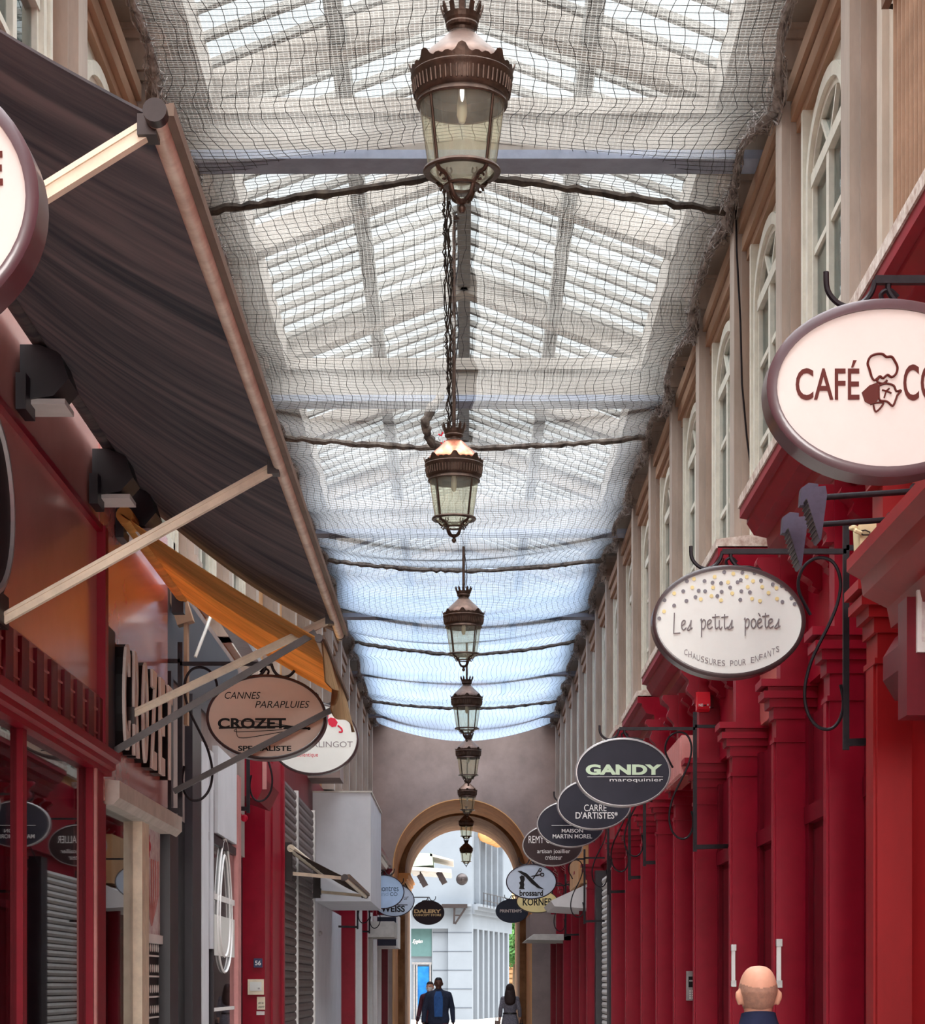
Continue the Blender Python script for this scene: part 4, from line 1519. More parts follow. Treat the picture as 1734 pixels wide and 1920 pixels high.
for (p, q) in (((214, 1409, 12.7), (592, 1186, 12.75)), ((326, 1484, 14.92), (622, 1331, 14.92))):
    MB().bar(P(*p), P(*q), .028, .04).build('support_arm', M['dark_metal'], yel)
sm = awning('shop_awning', 'small brown folded awning over the grey slatted shutter', -2.27, 3.42, -1.55, 3.04, 27.7, 33.5, M['canvas_brown'], M['cream_metal'],
            sag=.02, bar_r=.035, tube_m=M['cream_metal'], arms=((27.8, 3.1, -2.27), (33.3, 3.1, -2.27)))
for yy in (27.8, 33.3):
    MB().box(-2.355, -2.24, yy - .05, yy + .05, 3.0, 3.5).build('wall_bracket', M['dark_metal'], sm)
# folded awning frame seen under the ochre awning
fa = empty('folded_awning', (-2.1, 17.8, 4.4), 'folded awning of pale metal ribs before the painted dark opening', 'awning')
m = MB()
for (a, b) in (((418, 1160, 15.8), (470, 1245, 18.5)), ((427, 1160, 15.8), (478, 1245, 18.5)), ((436, 1162, 15.8), (486, 1246, 18.5))):
    m.bar(P(*a), P(*b), .05)
m.build('rib', M['steel'], fa)
m = MB()
m.tube([P(400, 1140, 15.6), P(388, 1175, 15.5), P(366, 1232, 15.4)], .012, 6)
m.tube([P(388, 1138, 15.6), P(396, 1148, 15.6), P(404, 1138, 15.6)], .01, 6)
m.build('cord', M['face_white'], fa)
m = MB()
m.bar(P(327, 1100, 15.6), P(349, 1170, 15.6), .12)
m.box(X_(346, 15.6), X_(353, 15.6), 15.55, 15.65, Z_(1360, 15.6), Z_(1160, 15.6))
m.build('wooden_batten', M['lintel'], fa)

# ---- raised letters on the left fascia
letters = 'CROZET'
y = 12.72
for i, ch in enumerate(letters):
    v, f = text_geo(ch, .02, 0, .5)
    ax, bx = min(p[0] for p in v), max(p[0] for p in v)
    ay, by = min(p[1] for p in v), max(p[1] for p in v)
    wd = .22
    conv = lambda x0, x1, k0, k1: [(x0 + (p[2] + .5) * (x1 - x0), y + (p[0] - ax) / (bx - ax) * wd, 3.06 + (p[1] - ay) / (by - ay) * .64) for p in v]
    mb = MB().add(conv(XL + .005, XL + .062, 0, 1), f)
    o = mb.build('channel_letter', M['txt_black'])
    tag(o, '%s of six raised letters on the glossy red fascia, dark sides and cream face' % ORD[i], 'letter', 'raised letters on the left fascia')
    MB().add(conv(XL + .06, XL + .078, 0, 1), f).build('letter_face', M['face_cream'], o)
    y += wd + .155
MB().box(XL, XL + .02, 12.4, 12.72, 3.0, 3.75).build('backplate_tmp', M['face_navy'])
o = bpy.data.objects['backplate_tmp']; o.name = 'sign_backplate'; OFF['sign_backplate'] = OFF['backplate_tmp']
tag(o, 'dark rectangular panel before the first raised letter', 'panel')

# ---- black oval plaque and small box at the left edge
pl = MB()
v, f = [], []
N = 40
for x in (-2.09, -1.985):
    for i in range(N):
        a = 2 * PI * i / N
        v.append((x, 8.92 + .48 * math.cos(a), 3.68 + .42 * math.sin(a)))
for i in range(N): f.append((i, (i + 1) % N, N + (i + 1) % N, N + i))
f += [tuple(range(N)), tuple(range(2 * N - 1, N - 1, -1))]
pl = pl.add(v, f).build('oval_plaque', M['iron'])
tag(pl, 'glossy black oval plaque on the wall seen edge on', 'plaque')
m = MB()
pts = [(-1.985, 8.92 + .44 * math.cos(2 * PI * i / N), 3.68 + .38 * math.sin(2 * PI * i / N)) for i in range(N + 1)]
m.tube(pts, .018, 6, caps=False)
m.build('rim', M['rim_silver'], pl)
o = MB().box(-2.1, -1.99, 9.05, 9.33, 3.2, 3.34).build('wall_box', M['iron'])
tag(o, 'small black box under the black oval plaque', 'box')

# ================================================================== LANTERNS
lamp = empty('hanging_lantern', (0, 0, 0), '', 'lantern', 'copper lanterns hung along the passage')
m = MB()
m.lathe([(.001, 0), (.014, .003), (.022, .018), (.024, .03), (.017, .043), (.012, .05), (.03, .062), (.034, .075), (.02, .088), (.001, .09)], 16)
m.build('finial', M['bronze'], lamp, smooth=True)
for k in range(4):
    m = MB()
    a = R(45 + 90 * k)
    ca, sa = math.cos(a), math.sin(a)
    pr = [(.205, .235), (.185, .212), (.15, .205), (.115, .195), (.095, .165), (.085, .13), (.07, .10), (.045, .08), (.02, .072)]
    m.tube([(r * ca, r * sa, z) for r, z in pr], [.012, .013, .014, .015, .014, .013, .013, .013, .012], 7)
    cu = [(.15 + .028 * math.cos(t * .55) * (1 - t * .06), .175 + .026 * math.sin(t * .55) * (1 - t * .06)) for t in range(11)]
    m.tube([(r * ca, r * sa, z) for r, z in cu], .0075, 6)
    cu = [(.105 + .02 * math.cos(t * .55 + 2), .225 + .02 * math.sin(t * .55 + 2)) for t in range(10)]
    m.tube([(r * ca, r * sa, z) for r, z in cu], .006, 6)
    m.build('scroll_bracket', M['bronze'], lamp, smooth=True)
MB().lathe([(.19, .232), (.222, .232), (.228, .242), (.222, .256), (.19, .256)], 36, closed=True).build('base_ring', M['bronze'], lamp, smooth=True)
MB().lathe([(.082, .150), (.104, .150), (.108, .158), (.104, .166), (.082, .166)], 28, closed=True).build('lower_ring', M['bronze'], lamp, smooth=True)
gl = MB().lathe([(.096, .162), (.19, .245), (.195, .25), (.252, .64)], 40)
gl.f = gl.f[:-2]
gl.build('glass_shade', M['glass_lamp'], lamp, smooth=True)
for k in range(4):
    a = R(45 + 90 * k)
    m = MB()
    m.tube([(.20 * math.cos(a), .20 * math.sin(a), .25), (.257 * math.cos(a), .257 * math.sin(a), .65)], .0085, 7)
    m.build('upright_bar', M['bronze_dark'], lamp, smooth=True)
m = MB()
m.lathe([(.245, .625), (.262, .622), (.268, .632), (.262, .645), (.258, .66), (.272, .672), (.277, .70), (.284, .735), (.290, .768), (.296, .776), (.300, .79), (.292, .80), (.292, .812), (.25, .812), (.245, .64)], 48, closed=True)
for k in range(56):
    a = 2 * PI * k / 56
    m.tube([(.279 * math.cos(a), .279 * math.sin(a), .685), (.2895 * math.cos(a), .2895 * math.sin(a), .755)], .006, 5)
m.build('band', M['bronze'], lamp, smooth=True)
m = MB()
for k in range(96):
    a0, a1 = 2 * PI * k / 96, 2 * PI * (k + 1) / 96

    def hh(a):
        t = (a / (2 * PI) * 8) % 1
        d_ = abs(t - .0) if t < .5 else abs(1 - t)
        return .022 + .05 * max(0, 1 - (d_ / .17) ** 1.4) + .012 * abs(math.sin(t * PI * 4))

    v = []
    for a in (a0, a1):
        h = hh(a)
        for (r, z) in ((.292, .80), (.292 + .30 * h, .80 + h), (.286 + .30 * h, .80 + h), (.286, .80)):
            v.append((r * math.cos(a), r * math.sin(a), z))
    m.add(v, [(0, 1, 5, 4), (1, 2, 6, 5), (2, 3, 7, 6), (3, 0, 4, 7)])
m.build('crest', M['bronze'], lamp)
MB().lathe([(.268, .805), (.272, .83), (.262, .86), (.235, .895), (.195, .935), (.15, .975), (.115, 1.01), (.095, 1.03), (.088, 1.035), (.08, 1.02), (.18, .92), (.25, .85), (.255, .81)], 40, closed=True).build('dome', M['copper'], lamp, smooth=True)
m = MB()
m.lathe([(.07, 1.03), (.082, 1.03), (.08, 1.045), (.074, 1.055), (.076, 1.07), (.09, 1.08), (.095, 1.095), (.092, 1.105), (.10, 1.12), (.108, 1.15), (.103, 1.15), (.09, 1.12), (.06, 1.10), (.06, 1.04)], 28, closed=True)
for k in range(12):
    a = 2 * PI * k / 12
    ca, sa = math.cos(a), math.sin(a)
    b0 = Vector((.104 * ca, .104 * sa, 1.145))
    b1 = Vector((.121 * ca, .121 * sa, 1.195))
    m.bar(b0, b1, .03, .008, up=(ca, sa, 0))
    m.bar(b1, b1 + Vector((.002 * ca, .002 * sa, .018)), .014, .008, up=(ca, sa, 0))
m.build('crown', M['bronze'], lamp)
m = MB()
m.lathe([(.001, .80), (.22, .80), (.235, .70), (.225, .68), (.20, .72), (.05, .76), (.001, .76)], 30)
m.build('reflector', M['bronze_dark'], lamp, smooth=True)
MB().lathe([(.001, .52), (.018, .53), (.03, .57), (.03, .63), (.02, .69), (.02, .78), (.001, .78)], 18).build('bulb', M['bulb'], lamp, smooth=True)
LAMPS = [(866, 400, 12.46, 1, 'topmost copper lantern, largest and nearest of the row'), (851, 1018, 21.75, 1, 'second lantern of the row with bright copper dome'),
         (869, 1259, 30.66, 1, 'third lantern down the row, against the sagging net'), (875, 1391, 39.6, 1, 'fourth lantern down the row, its finial over the end wall'),
         (878, 1474, 48.4, 1, 'fifth lantern down the row, in front of the end wall'), (876, 1534, 54.75, .86, 'sixth lantern down the row, in front of the orange arch'),
         (874, 1580, 57.4, .70, 'seventh lantern of the row, hanging under the orange arch'), (874, 1626, 63, .68, 'last and smallest lantern with clear glass, against the street')]
for i, (x, yb, d, sc, lab) in enumerate(LAMPS):
    if i == 0:
        o = lamp
        kids = list(lamp.children)
    else:
        o = lamp.copy()
        COL.objects.link(o)
        for ch in kids:
            c = ch.copy()
            COL.objects.link(c)
            c.parent = o
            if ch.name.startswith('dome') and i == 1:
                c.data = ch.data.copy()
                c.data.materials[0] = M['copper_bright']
    o.location = P(x, yb, d)
    o.scale = (sc, sc, sc)
    o.rotation_euler = (0, 0, R((0, 2, -3, 1, 2, -1, 0, 3)[i]))
    o['label'] = lab
    top = ZR1 - .14 if i < 6 else 6.44 if i == 6 else 6.38
    OFF[o.name] = Vector((0, 0, 0))
    L_ = (top - o.location.z) / sc
    m = MB()
    m.tube([(0, 0, .78), (0, 0, L_)], .02, 10)
    rd = m.build('rod', M['bronze'], o, smooth=True)
    m = MB()
    m.lathe([(.001, L_ - .06), (.05, L_ - .05), (.06, L_ - .01), (.06, L_)], 16)
    m.build('ceiling_rose', M['bronze'], o)
    if i in (1, 2):
        m = MB()
        m.tube([(.03 + .02 * math.sin(t * 1.3), 0, 1.2 + t * .16) for t in range(int((L_ - 1.3) / .16))], .006, 5)
        m.build('cable', M['iron'], rd)


# ================================================================== HANGING SIGNS
def ellipse_disc(m, c, rx, rz, y0, y1, n=64):
    v, f = [], []
    for y in (y0, y1):
        for i in range(n):
            a = 2 * PI * i / n
            v.append((c[0] + rx * math.cos(a), y, c[1] + rz * math.sin(a)))
    for i in range(n): f.append((i, (i + 1) % n, n + (i + 1) % n, n + i))
    f += [tuple(range(n)), tuple(range(2 * n - 1, n - 1, -1))]
    return m.add(v, f)


def ellipse_ring(m, c, rx, rz, t, y0, y1, n=64):
    v, f = [], []
    for i in range(n):
        a = 2 * PI * i / n
        ca, sa = math.cos(a), math.sin(a)
        for (e, y) in ((0, y0 + .006), (-.008, y0), (-t, y0), (-t, y1), (0, y1)):
            v.append((c[0] + (rx + e) * ca, y, c[1] + (rz + e) * sa))
    for i in range(n):
        j = (i + 1) % n
        for k in range(5):
            k2 = (k + 1) % 5
            f.append((i * 5 + k, i * 5 + k2, j * 5 + k2, j * 5 + k))
    return m.add(v, f)


SIGNS = 'oval shop signs hung along both walls'


def sign(label, cx, cy, w, h, d, side, rim, face, thick=.10, rimw=.022, texts=(), post=None, arm=True, scroll=True, xe=2.42):
    """oval sign on a wrought iron bracket; cx, cy, w, h are the oval in the photograph, d its distance"""
    c = (X_(cx, d), Z_(cy, d))
    rx, rz = w * d / F / 2, h * d / F / 2
    xp = side * (post or 2.1)
    k = .425 / .425
    o = empty('hanging_sign', (xp, d + thick / 2, c[1] - .7), label, 'sign', SIGNS)
    body = ellipse_disc(MB(), c, rx - .006, rz - .006, d + .01, d + thick - .01).build('face', M[face], o)
    ellipse_ring(MB(), c, rx, rz, rimw, d, d + thick).build('rim', M[rim], o, smooth=True)
    for t in texts:
        m = MB()
        for q in t[1]:
            if q[0] == 'tube':
                m.tube(spline([P(x, y, d) + Vector((0, .006, 0)) for x, y in q[1]], 4), q[2] * d / F, 6)
            elif q[0] == 'poly':
                m.prism([(X_(x, d), Z_(y, d)) for x, y in q[1]], 'y', d + .004, d + .011)
            elif q[0] == 'dot':
                ellipse_disc(m, (X_(q[1], d), Z_(q[2], d)), q[3] * d / F, q[3] * d / F, d + .006, d + .011, 14)
            else:
                text_box(m, q[0], X_(q[1], d), X_(q[2], d), Z_(q[4], d), Z_(q[3], d), d + .01, .003, *q[5:])
        m.build(t[2] if len(t) > 2 else 'lettering', M[t[0]], body)
    if arm:
        s = side
        ym = d + thick / 2
        za = c[1] + rz + .085
        m = MB()
        bw = .028
        m.box(xp - bw * .6, xp + bw * .6, ym - bw / 2, ym + bw / 2, c[1] - .70, c[1] + .54)
        m.bar((xp, ym, za), (c[0] - s * .03, ym, za), bw, bw)
        m.bar((xp, ym, c[1] - .66), (s * xe, ym, c[1] - .65), bw * 1.4, bw * 1.4)
        m.bar((xp, ym, za + .02), (s * xe, ym, za + .02), bw, bw)
        m.build('bracket', M['iron'], o)
        m = MB()
        hk = [(-.03, 0), (-.045, -.045), (-.075, -.08), (-.12, -.095), (-.165, -.08), (-.20, -.035), (-.205, .03)]
        m.tube(spline([(c[0] + s * p, ym, za + q) for p, q in hk], 4), .0105, 7)
        hk = [(.02, 0), (.015, -.03), (.03, -.06), (.06, -.085), (.12, -.09), (.18, -.105)]
        m.tube(spline([(c[0] + s * p, ym, za + q) for p, q in hk], 4), .011, 7)
        hk = [(.0, -.085), (-.01, -.05), (.02, -.035), (.05, -.06)]
        m.tube(spline([(c[0] + s * p, ym, za + q) for p, q in hk], 4), .009, 6)
        m.build('hook', M['iron'], o, smooth=True)
        if scroll:
            m = MB()
            sc = [(.196, .045), (.225, .10), (.258, .17), (.262, .24), (.235, .31), (.185, .352), (.13, .362), (.075, .34), (.04, .28), (.03, .2), (.05, .1), (.09, .0), (.15, -.12), (.195, -.22), (.225, -.34), (.225, -.44),
                  (.20, -.52), (.15, -.575), (.09, -.585), (.045, -.55), (.02, -.49), (.015, -.42), (.03, -.34)]
            # smooth the curve
            q = [Vector((xp - s * a, ym, c[1] + b)) for a, b in sc]
            pts = []
            for i in range(len(q) - 1):
                p0, p1, p2, p3 = q[max(0, i - 1)], q[i], q[i + 1], q[min(len(q) - 1, i + 2)]
                for u in range(4):
                    u /= 4
                    pts.append(.5 * ((2 * p1) + (p2 - p0) * u + (2 * p0 - 5 * p1 + 4 * p2 - p3) * u * u + (3 * p1 - p0 - 3 * p2 + p3) * u ** 3))
            pts.append(q[-1])
            m.tube(pts, .0095, 7)
            m.build('scroll', M['iron'], o, smooth=True)
    return o


# nearest left: only the right side of the oval is inside the picture
sign('thick plum rimmed cream oval sign cut by the left edge', -328, 367, 800, 592, 4.3, -1, 'rim_plum', 'face_cream', .11, .026,
     [('txt_brown', [('E', -42, 4, 280, 345, .03)])])
sign('cream oval sign with brown cotton boll drawing at the right edge', 1664, 726, 453, 335, 7.5, 1, 'rim_plum', 'face_cream', .14, .036,
     [('txt_brown', [('CAFÉ', 1492, 1612, 674, 749, .012), ('CO', 1694, 1762, 682, 750, .012),
                     ('tube', [(1634, 704), (1630, 690), (1627, 680), (1632, 668), (1643, 663), (1655, 663), (1662, 668), (1672, 668), (1678, 676), (1683, 688), (1680, 700), (1672, 706), (1664, 702), (1656, 708), (1650, 704)], 2.4),
                     ('tube', [(1634, 704), (1640, 712), (1650, 704), (1645, 714), (1656, 718), (1664, 712)], 2.0),
                     ('tube', [(1648, 722), (1662, 718), (1676, 722), (1681, 732), (1690, 731), (1683, 740), (1680, 748), (1674, 760), (1664, 752), (1650, 749), (1648, 736), (1648, 722)], 2.0),
                     ('tube', [(1662, 732), (1658, 745)], 1.6), ('tube', [(1662, 732), (1672, 736)], 1.6), ('tube', [(1662, 732), (1654, 730)], 1.6), ('tube', [(1662, 732), (1668, 727)], 1.6),
                     ('poly', [(1616, 735), (1630, 722), (1646, 716), (1650, 730), (1646, 750), (1634, 758), (1622, 752)]),
                     ('tube', [(1632, 757), (1644, 754), (1657, 755), (1643, 771), (1638, 758)], 1.8)]),
      ('face_white', [('tube', [(1624, 737), (1634, 740), (1642, 752)], .9), ('tube', [(1634, 740), (1638, 728)], .9)], 'leaf_vein')], post=2.2)


def glyphs(x, y, sx, sy, word):
    """thin handwritten strokes; letters on a baseline y, x-height sy"""
    G = {'L': ([[(.1, -1.75), (.05, -.8), (.0, .2), (.1, .32), (.9, .28)]], 1.0),
         'e': ([[(.05, -.45), (.45, -.65), (.55, -.9), (.35, -1), (.1, -.75), (.08, -.3), (.3, -.02), (.7, -.25)]], .75),
         's': ([[(.1, -.1), (.45, -.6), (.6, -1), (.55, -.6), (.5, -.15), (.25, .02), (.05, -.1)], [(.55, -.1), (.75, -.25)]], .8),
         'p': ([[(.1, -.9), (.2, -1), (.2, .85)], [(.2, -.6), (.45, -1), (.7, -.8), (.6, -.2), (.35, 0), (.2, -.2)]], .85),
         't': ([[(.3, -1.6), (.28, -.4), (.4, -.02), (.65, -.25)], [(-.1, -1.25), (.75, -1.35)]], .62),
         'i': ([[(.15, -.95), (.15, -.25), (.3, 0), (.5, -.25)], [(.2, -1.38), (.24, -1.34)]], .5),
         'o': ([[(.4, -1), (.12, -.75), (.15, -.2), (.4, 0), (.65, -.3), (.62, -.8), (.4, -1)]], .8),
         'è': ([[(.05, -.45), (.45, -.65), (.55, -.9), (.35, -1), (.1, -.75), (.08, -.3), (.3, -.02), (.7, -.25)], [(.2, -1.6), (.42, -1.3)]], .75)}
    out_ = []
    for ch in word:
        st, adv = G[ch]
        for s_ in st:
            out_.append(('tube', [(x + a * sx, y + b * sy) for a, b in s_], 1.15))
        x += adv * sx
    return out_


random.seed(11)
DOTS = [(1246, 1125), (1264, 1135), (1281, 1108), (1310, 1107), (1304, 1119), (1321, 1089), (1336, 1092), (1352, 1093), (1353, 1109), (1322, 1108), (1345, 1117), (1287, 1126), (1383, 1091), (1389, 1087), (1369, 1101), (1390, 1108), (1406, 1110), (1388, 1124), (1427, 1088), (1449, 1095), (1467, 1128), (1484, 1121), (1490, 1132), (1236, 1159), (1475, 1104), (1392, 1073), (1358, 1072), (1288, 1089), (1415, 1074), (1466, 1098)]
GOLD = [(1264, 1112), (1298, 1101), (1340, 1081), (1337, 1101), (1365, 1091), (1373, 1112), (1334, 1117), (1314, 1123), (1352, 1125), (1402, 1100), (1412, 1089), (1410, 1122), (1425, 1126), (1429, 1100), (1441, 1111), (1456, 1102), (1457, 1122), (1245, 1146), (1301, 1085), (1375, 1075), (1400, 1081)]
txt_arc = 'CHAUSSURES POUR ENFANTS'
arc = []
for i, ch in enumerate(txt_arc):
    if ch == ' ': continue
    t = (i + .5) / len(txt_arc)
    x = 1282 + t * 180
    y = 1244 - 26 * ((t - .47) / .5) ** 2
    ww = 3.2 if ch != 'I' else 1
    arc.append((ch, x - ww, x + ww, y - 6, y + 5, .0))
sign('white oval sign with gold and grey dots and handwriting', 1367, 1165, 288, 212, 11.73, 1, 'rim_brown', 'face_white', .12, .024,
     [('txt_grey', glyphs(1263, 1181, 14.0, 18.5, 'Les') + glyphs(1312, 1179, 15.4, 17.5, 'petits') + glyphs(1394, 1177, 15.2, 17.5, 'poètes')),
      ('txt_grey', arc), ('dot_grey', [('dot', a, b, 3.6) for a, b in DOTS], 'grey_dots'), ('dot_gold', [('dot', a, b, 3.6) for a, b in GOLD], 'gold_dots')], post=2.11)
sign('charcoal oval sign with pale green capitals, front of the dark cluster', 1168, 1448, 180, 130, 18.9, 1, 'rim_silver', 'face_navy', .10, .016,
     [('txt_green', [('GANDY', 1098, 1241, 1433, 1453, .05)]), ('txt_white', [('maroquinier', 1143, 1243, 1459, 1467, .0), ('poly', [(1101, 1456), (1243, 1456), (1243, 1456.8), (1101, 1456.8)])])], post=2.05)
sign('charcoal oval sign with white capitals and apostrophe, second in cluster', 1114, 1508, 140, 96, 24.2, 1, 'rim_silver', 'face_navy', .10, .016,
     [('txt_white', [('CARRÉ', 1095, 1137, 1505, 1521, .0), ("D'ARTISTES*", 1079, 1158, 1522, 1535, .012)])], post=2.05)
sign('charcoal oval sign with thin white rule, third in cluster', 1070, 1545, 128, 88, 26.4, 1, 'rim_silver', 'face_navy', .10, .014,
     [('txt_white', [('MAISON', 1053, 1093, 1554, 1561, .012), ('MARTIN MOREL', 1036, 1110, 1564, 1572, .012), ('poly', [(1034, 1547), (1110, 1547), (1110, 1548), (1034, 1548)]), ('1', 1066, 1073, 1528, 1542, .0)])], post=2.05)
sign('dark brown oval sign with silver rim, rearmost of dark cluster', 1036, 1585, 114, 78, 30.3, 1, 'rim_silver', 'face_brown', .10, .014,
     [('txt_white', [('REMY CHALLIER', 991, 1075, 1567, 1581, .0), ('artisan joaillier', 1007, 1069, 1592, 1602, .0), ('créateur', 1022, 1054, 1603, 1612, .0)])], post=2.05)
sign('pale blue oval sign with razor, brush and scissors drawing', 996, 1653, 95, 66, 35.4, 1, 'face_black', 'face_pale', .10, .016,
     [('txt_black', [('brossard', 974, 1018, 1669, 1680, .03),
                     ('poly', [(970, 1633), (977, 1633), (988, 1638), (1001, 1651), (1012, 1662), (1021, 1668), (1008, 1665), (996, 1656), (985, 1644), (975, 1637)]),
                     ('poly', [(974, 1644), (978, 1641), (983, 1643), (984, 1649), (982, 1654), (983, 1659), (982, 1664), (984, 1667), (973, 1667), (975, 1660), (973, 1655), (976, 1652)]),
                     ('tube', [(999, 1648), (1010, 1632)], 1), ('tube', [(996, 1643), (1014, 1640)], 1), ('tube', [(1012, 1628), (1015, 1630), (1013, 1634), (1010, 1632), (1012, 1628)], .9),
                     ('tube', [(1014, 1637), (1019, 1638), (1019, 1642), (1014, 1642), (1014, 1637)], .9)])], post=2.0, xe=2.335)
sign('pale yellow oval sign peeping from behind pale blue razor sign', 1007, 1690, 78, 44, 42, 1, 'face_brown', 'face_yellow', .10, .014,
     [('txt_black', [('KORNER', 980, 1036, 1684, 1698, .02)])], post=2.0)
sign('slate blue oval sign with tiny white capitals near the right arch pillar', 960, 1708, 62, 45, 58, 1, 'face_slate', 'face_slate', .10, .014,
     [('txt_white', [('PRINTEMPS', 937, 978, 1705, 1711, .02)])], post=1.78, scroll=False)
sign('tan oval sign with black lettering and folded umbrella behind awning', 499, 1344, 226, 160, 15.1, -1, 'rim_brown', 'face_tan', .16, .02,
     [('txt_black', [('CANNES', 421, 488, 1297, 1310, .0, .25), ('PARAPLUIES', 478, 580, 1314, 1327, .0, .25), ('CROZET', 408, 536, 1346, 1366, .035), ('SPECIALISTE', 446, 546, 1398, 1408, .03),
                     ('tube', [(410, 1365), (440, 1364), (540, 1362), (580, 1366)], 1.5), ('tube', [(443, 1351), (500, 1355), (578, 1366)], .6), ('tube', [(443, 1366), (445, 1372), (530, 1368)], .6),
                     ('tube', [(443, 1366), (444, 1378), (450, 1383), (470, 1382), (535, 1371)], .7), ('poly', [(535, 1362), (578, 1364.5), (578, 1367), (530, 1367)]), ('dot', 579, 1366, 3)])], post=2.02)
sign('white oval sign with crimson sweet logo behind the tan oval', 588, 1385, 168, 136, 20.2, -1, 'rim_brown', 'face_white', .12, .02,
     [('txt_grey', [('BERLINGOT', 568, 661, 1390, 1401, .0)]), ('txt_red', [('authentique', 552, 596, 1411, 1421, .0), ('poly', [(614, 1349), (620, 1345), (628, 1347), (633, 1354), (630, 1362), (622, 1363), (616, 1358)]),
                     ('tube', [(633, 1360), (640, 1366), (641, 1372), (635, 1372)], 1.6), ('tube', [(614, 1349), (615, 1341)], 1)])], post=2.05)
sign('pale blue oval sign with small dark wordmark, left far side', 718, 1672, 80, 64, 40, -1, 'face_black', 'face_blue', .10, .016,
     [('txt_blue', [('montres', 707, 747, 1662, 1671, .0), ('CO', 731, 745, 1673, 1680, .0), ('tube', [(684, 1680), (690, 1684), (698, 1680), (701, 1672)], 1.6)]), ('txt_pale', [('and', 709, 728, 1672, 1680, .0)])], post=2.0)
sign('blue grey oval sign half hidden behind the pale blue left one', 738, 1688, 78, 62, 45, -1, 'face_black', 'face_pale', .10, .016,
     [('txt_black', [('WEISS', 714, 759, 1698, 1710, .03), ('ur', 757, 766, 1681, 1687, .0, .2), ('poly', [(740, 1696), (764, 1696), (764, 1697.5), (740, 1697.5)])])], post=2.0)
sign('dark plum oval sign with gold lettering inside the arch', 803, 1711, 60, 46, 60, -1, 'face_black', 'face_black', .10, .014,
     [('txt_gold', [('DALERY', 776, 827, 1705, 1712, .05), ('CONCEPT STORE', 776, 827, 1713.5, 1718, .03)])], post=1.7, scroll=False)
# small red bow hanging on the scroll of the white oval sign
bow = MB()
c = P(451, 1532, 20.3)
bow.ell((c.x - .035, c.y, c.z), (.035, .02, .03), 10, 8).ell((c.x + .035, c.y, c.z - .01), (.035, .02, .035), 10, 8).ell((c.x, c.y, c.z + .02), (.015, .02, .015), 8, 6)
o = bow.build('ribbon_bow', M['txt_red'], smooth=True)
tag(o, 'small crimson bow tied under an iron scroll on the left', 'bow')

# ================================================================== PEOPLE
def remesh(mb, name, m, parent, vox, it=6):
    o = mb.build(name, m, parent)
    r = o.modifiers.new('r', 'REMESH')
    r.mode = 'VOXEL'
    r.voxel_size = vox
    r.use_smooth_shade = True
    s_ = o.modifiers.new('s', 'SMOOTH')
    s_.iterations = it
    s_.factor = .5
    return bake(o)


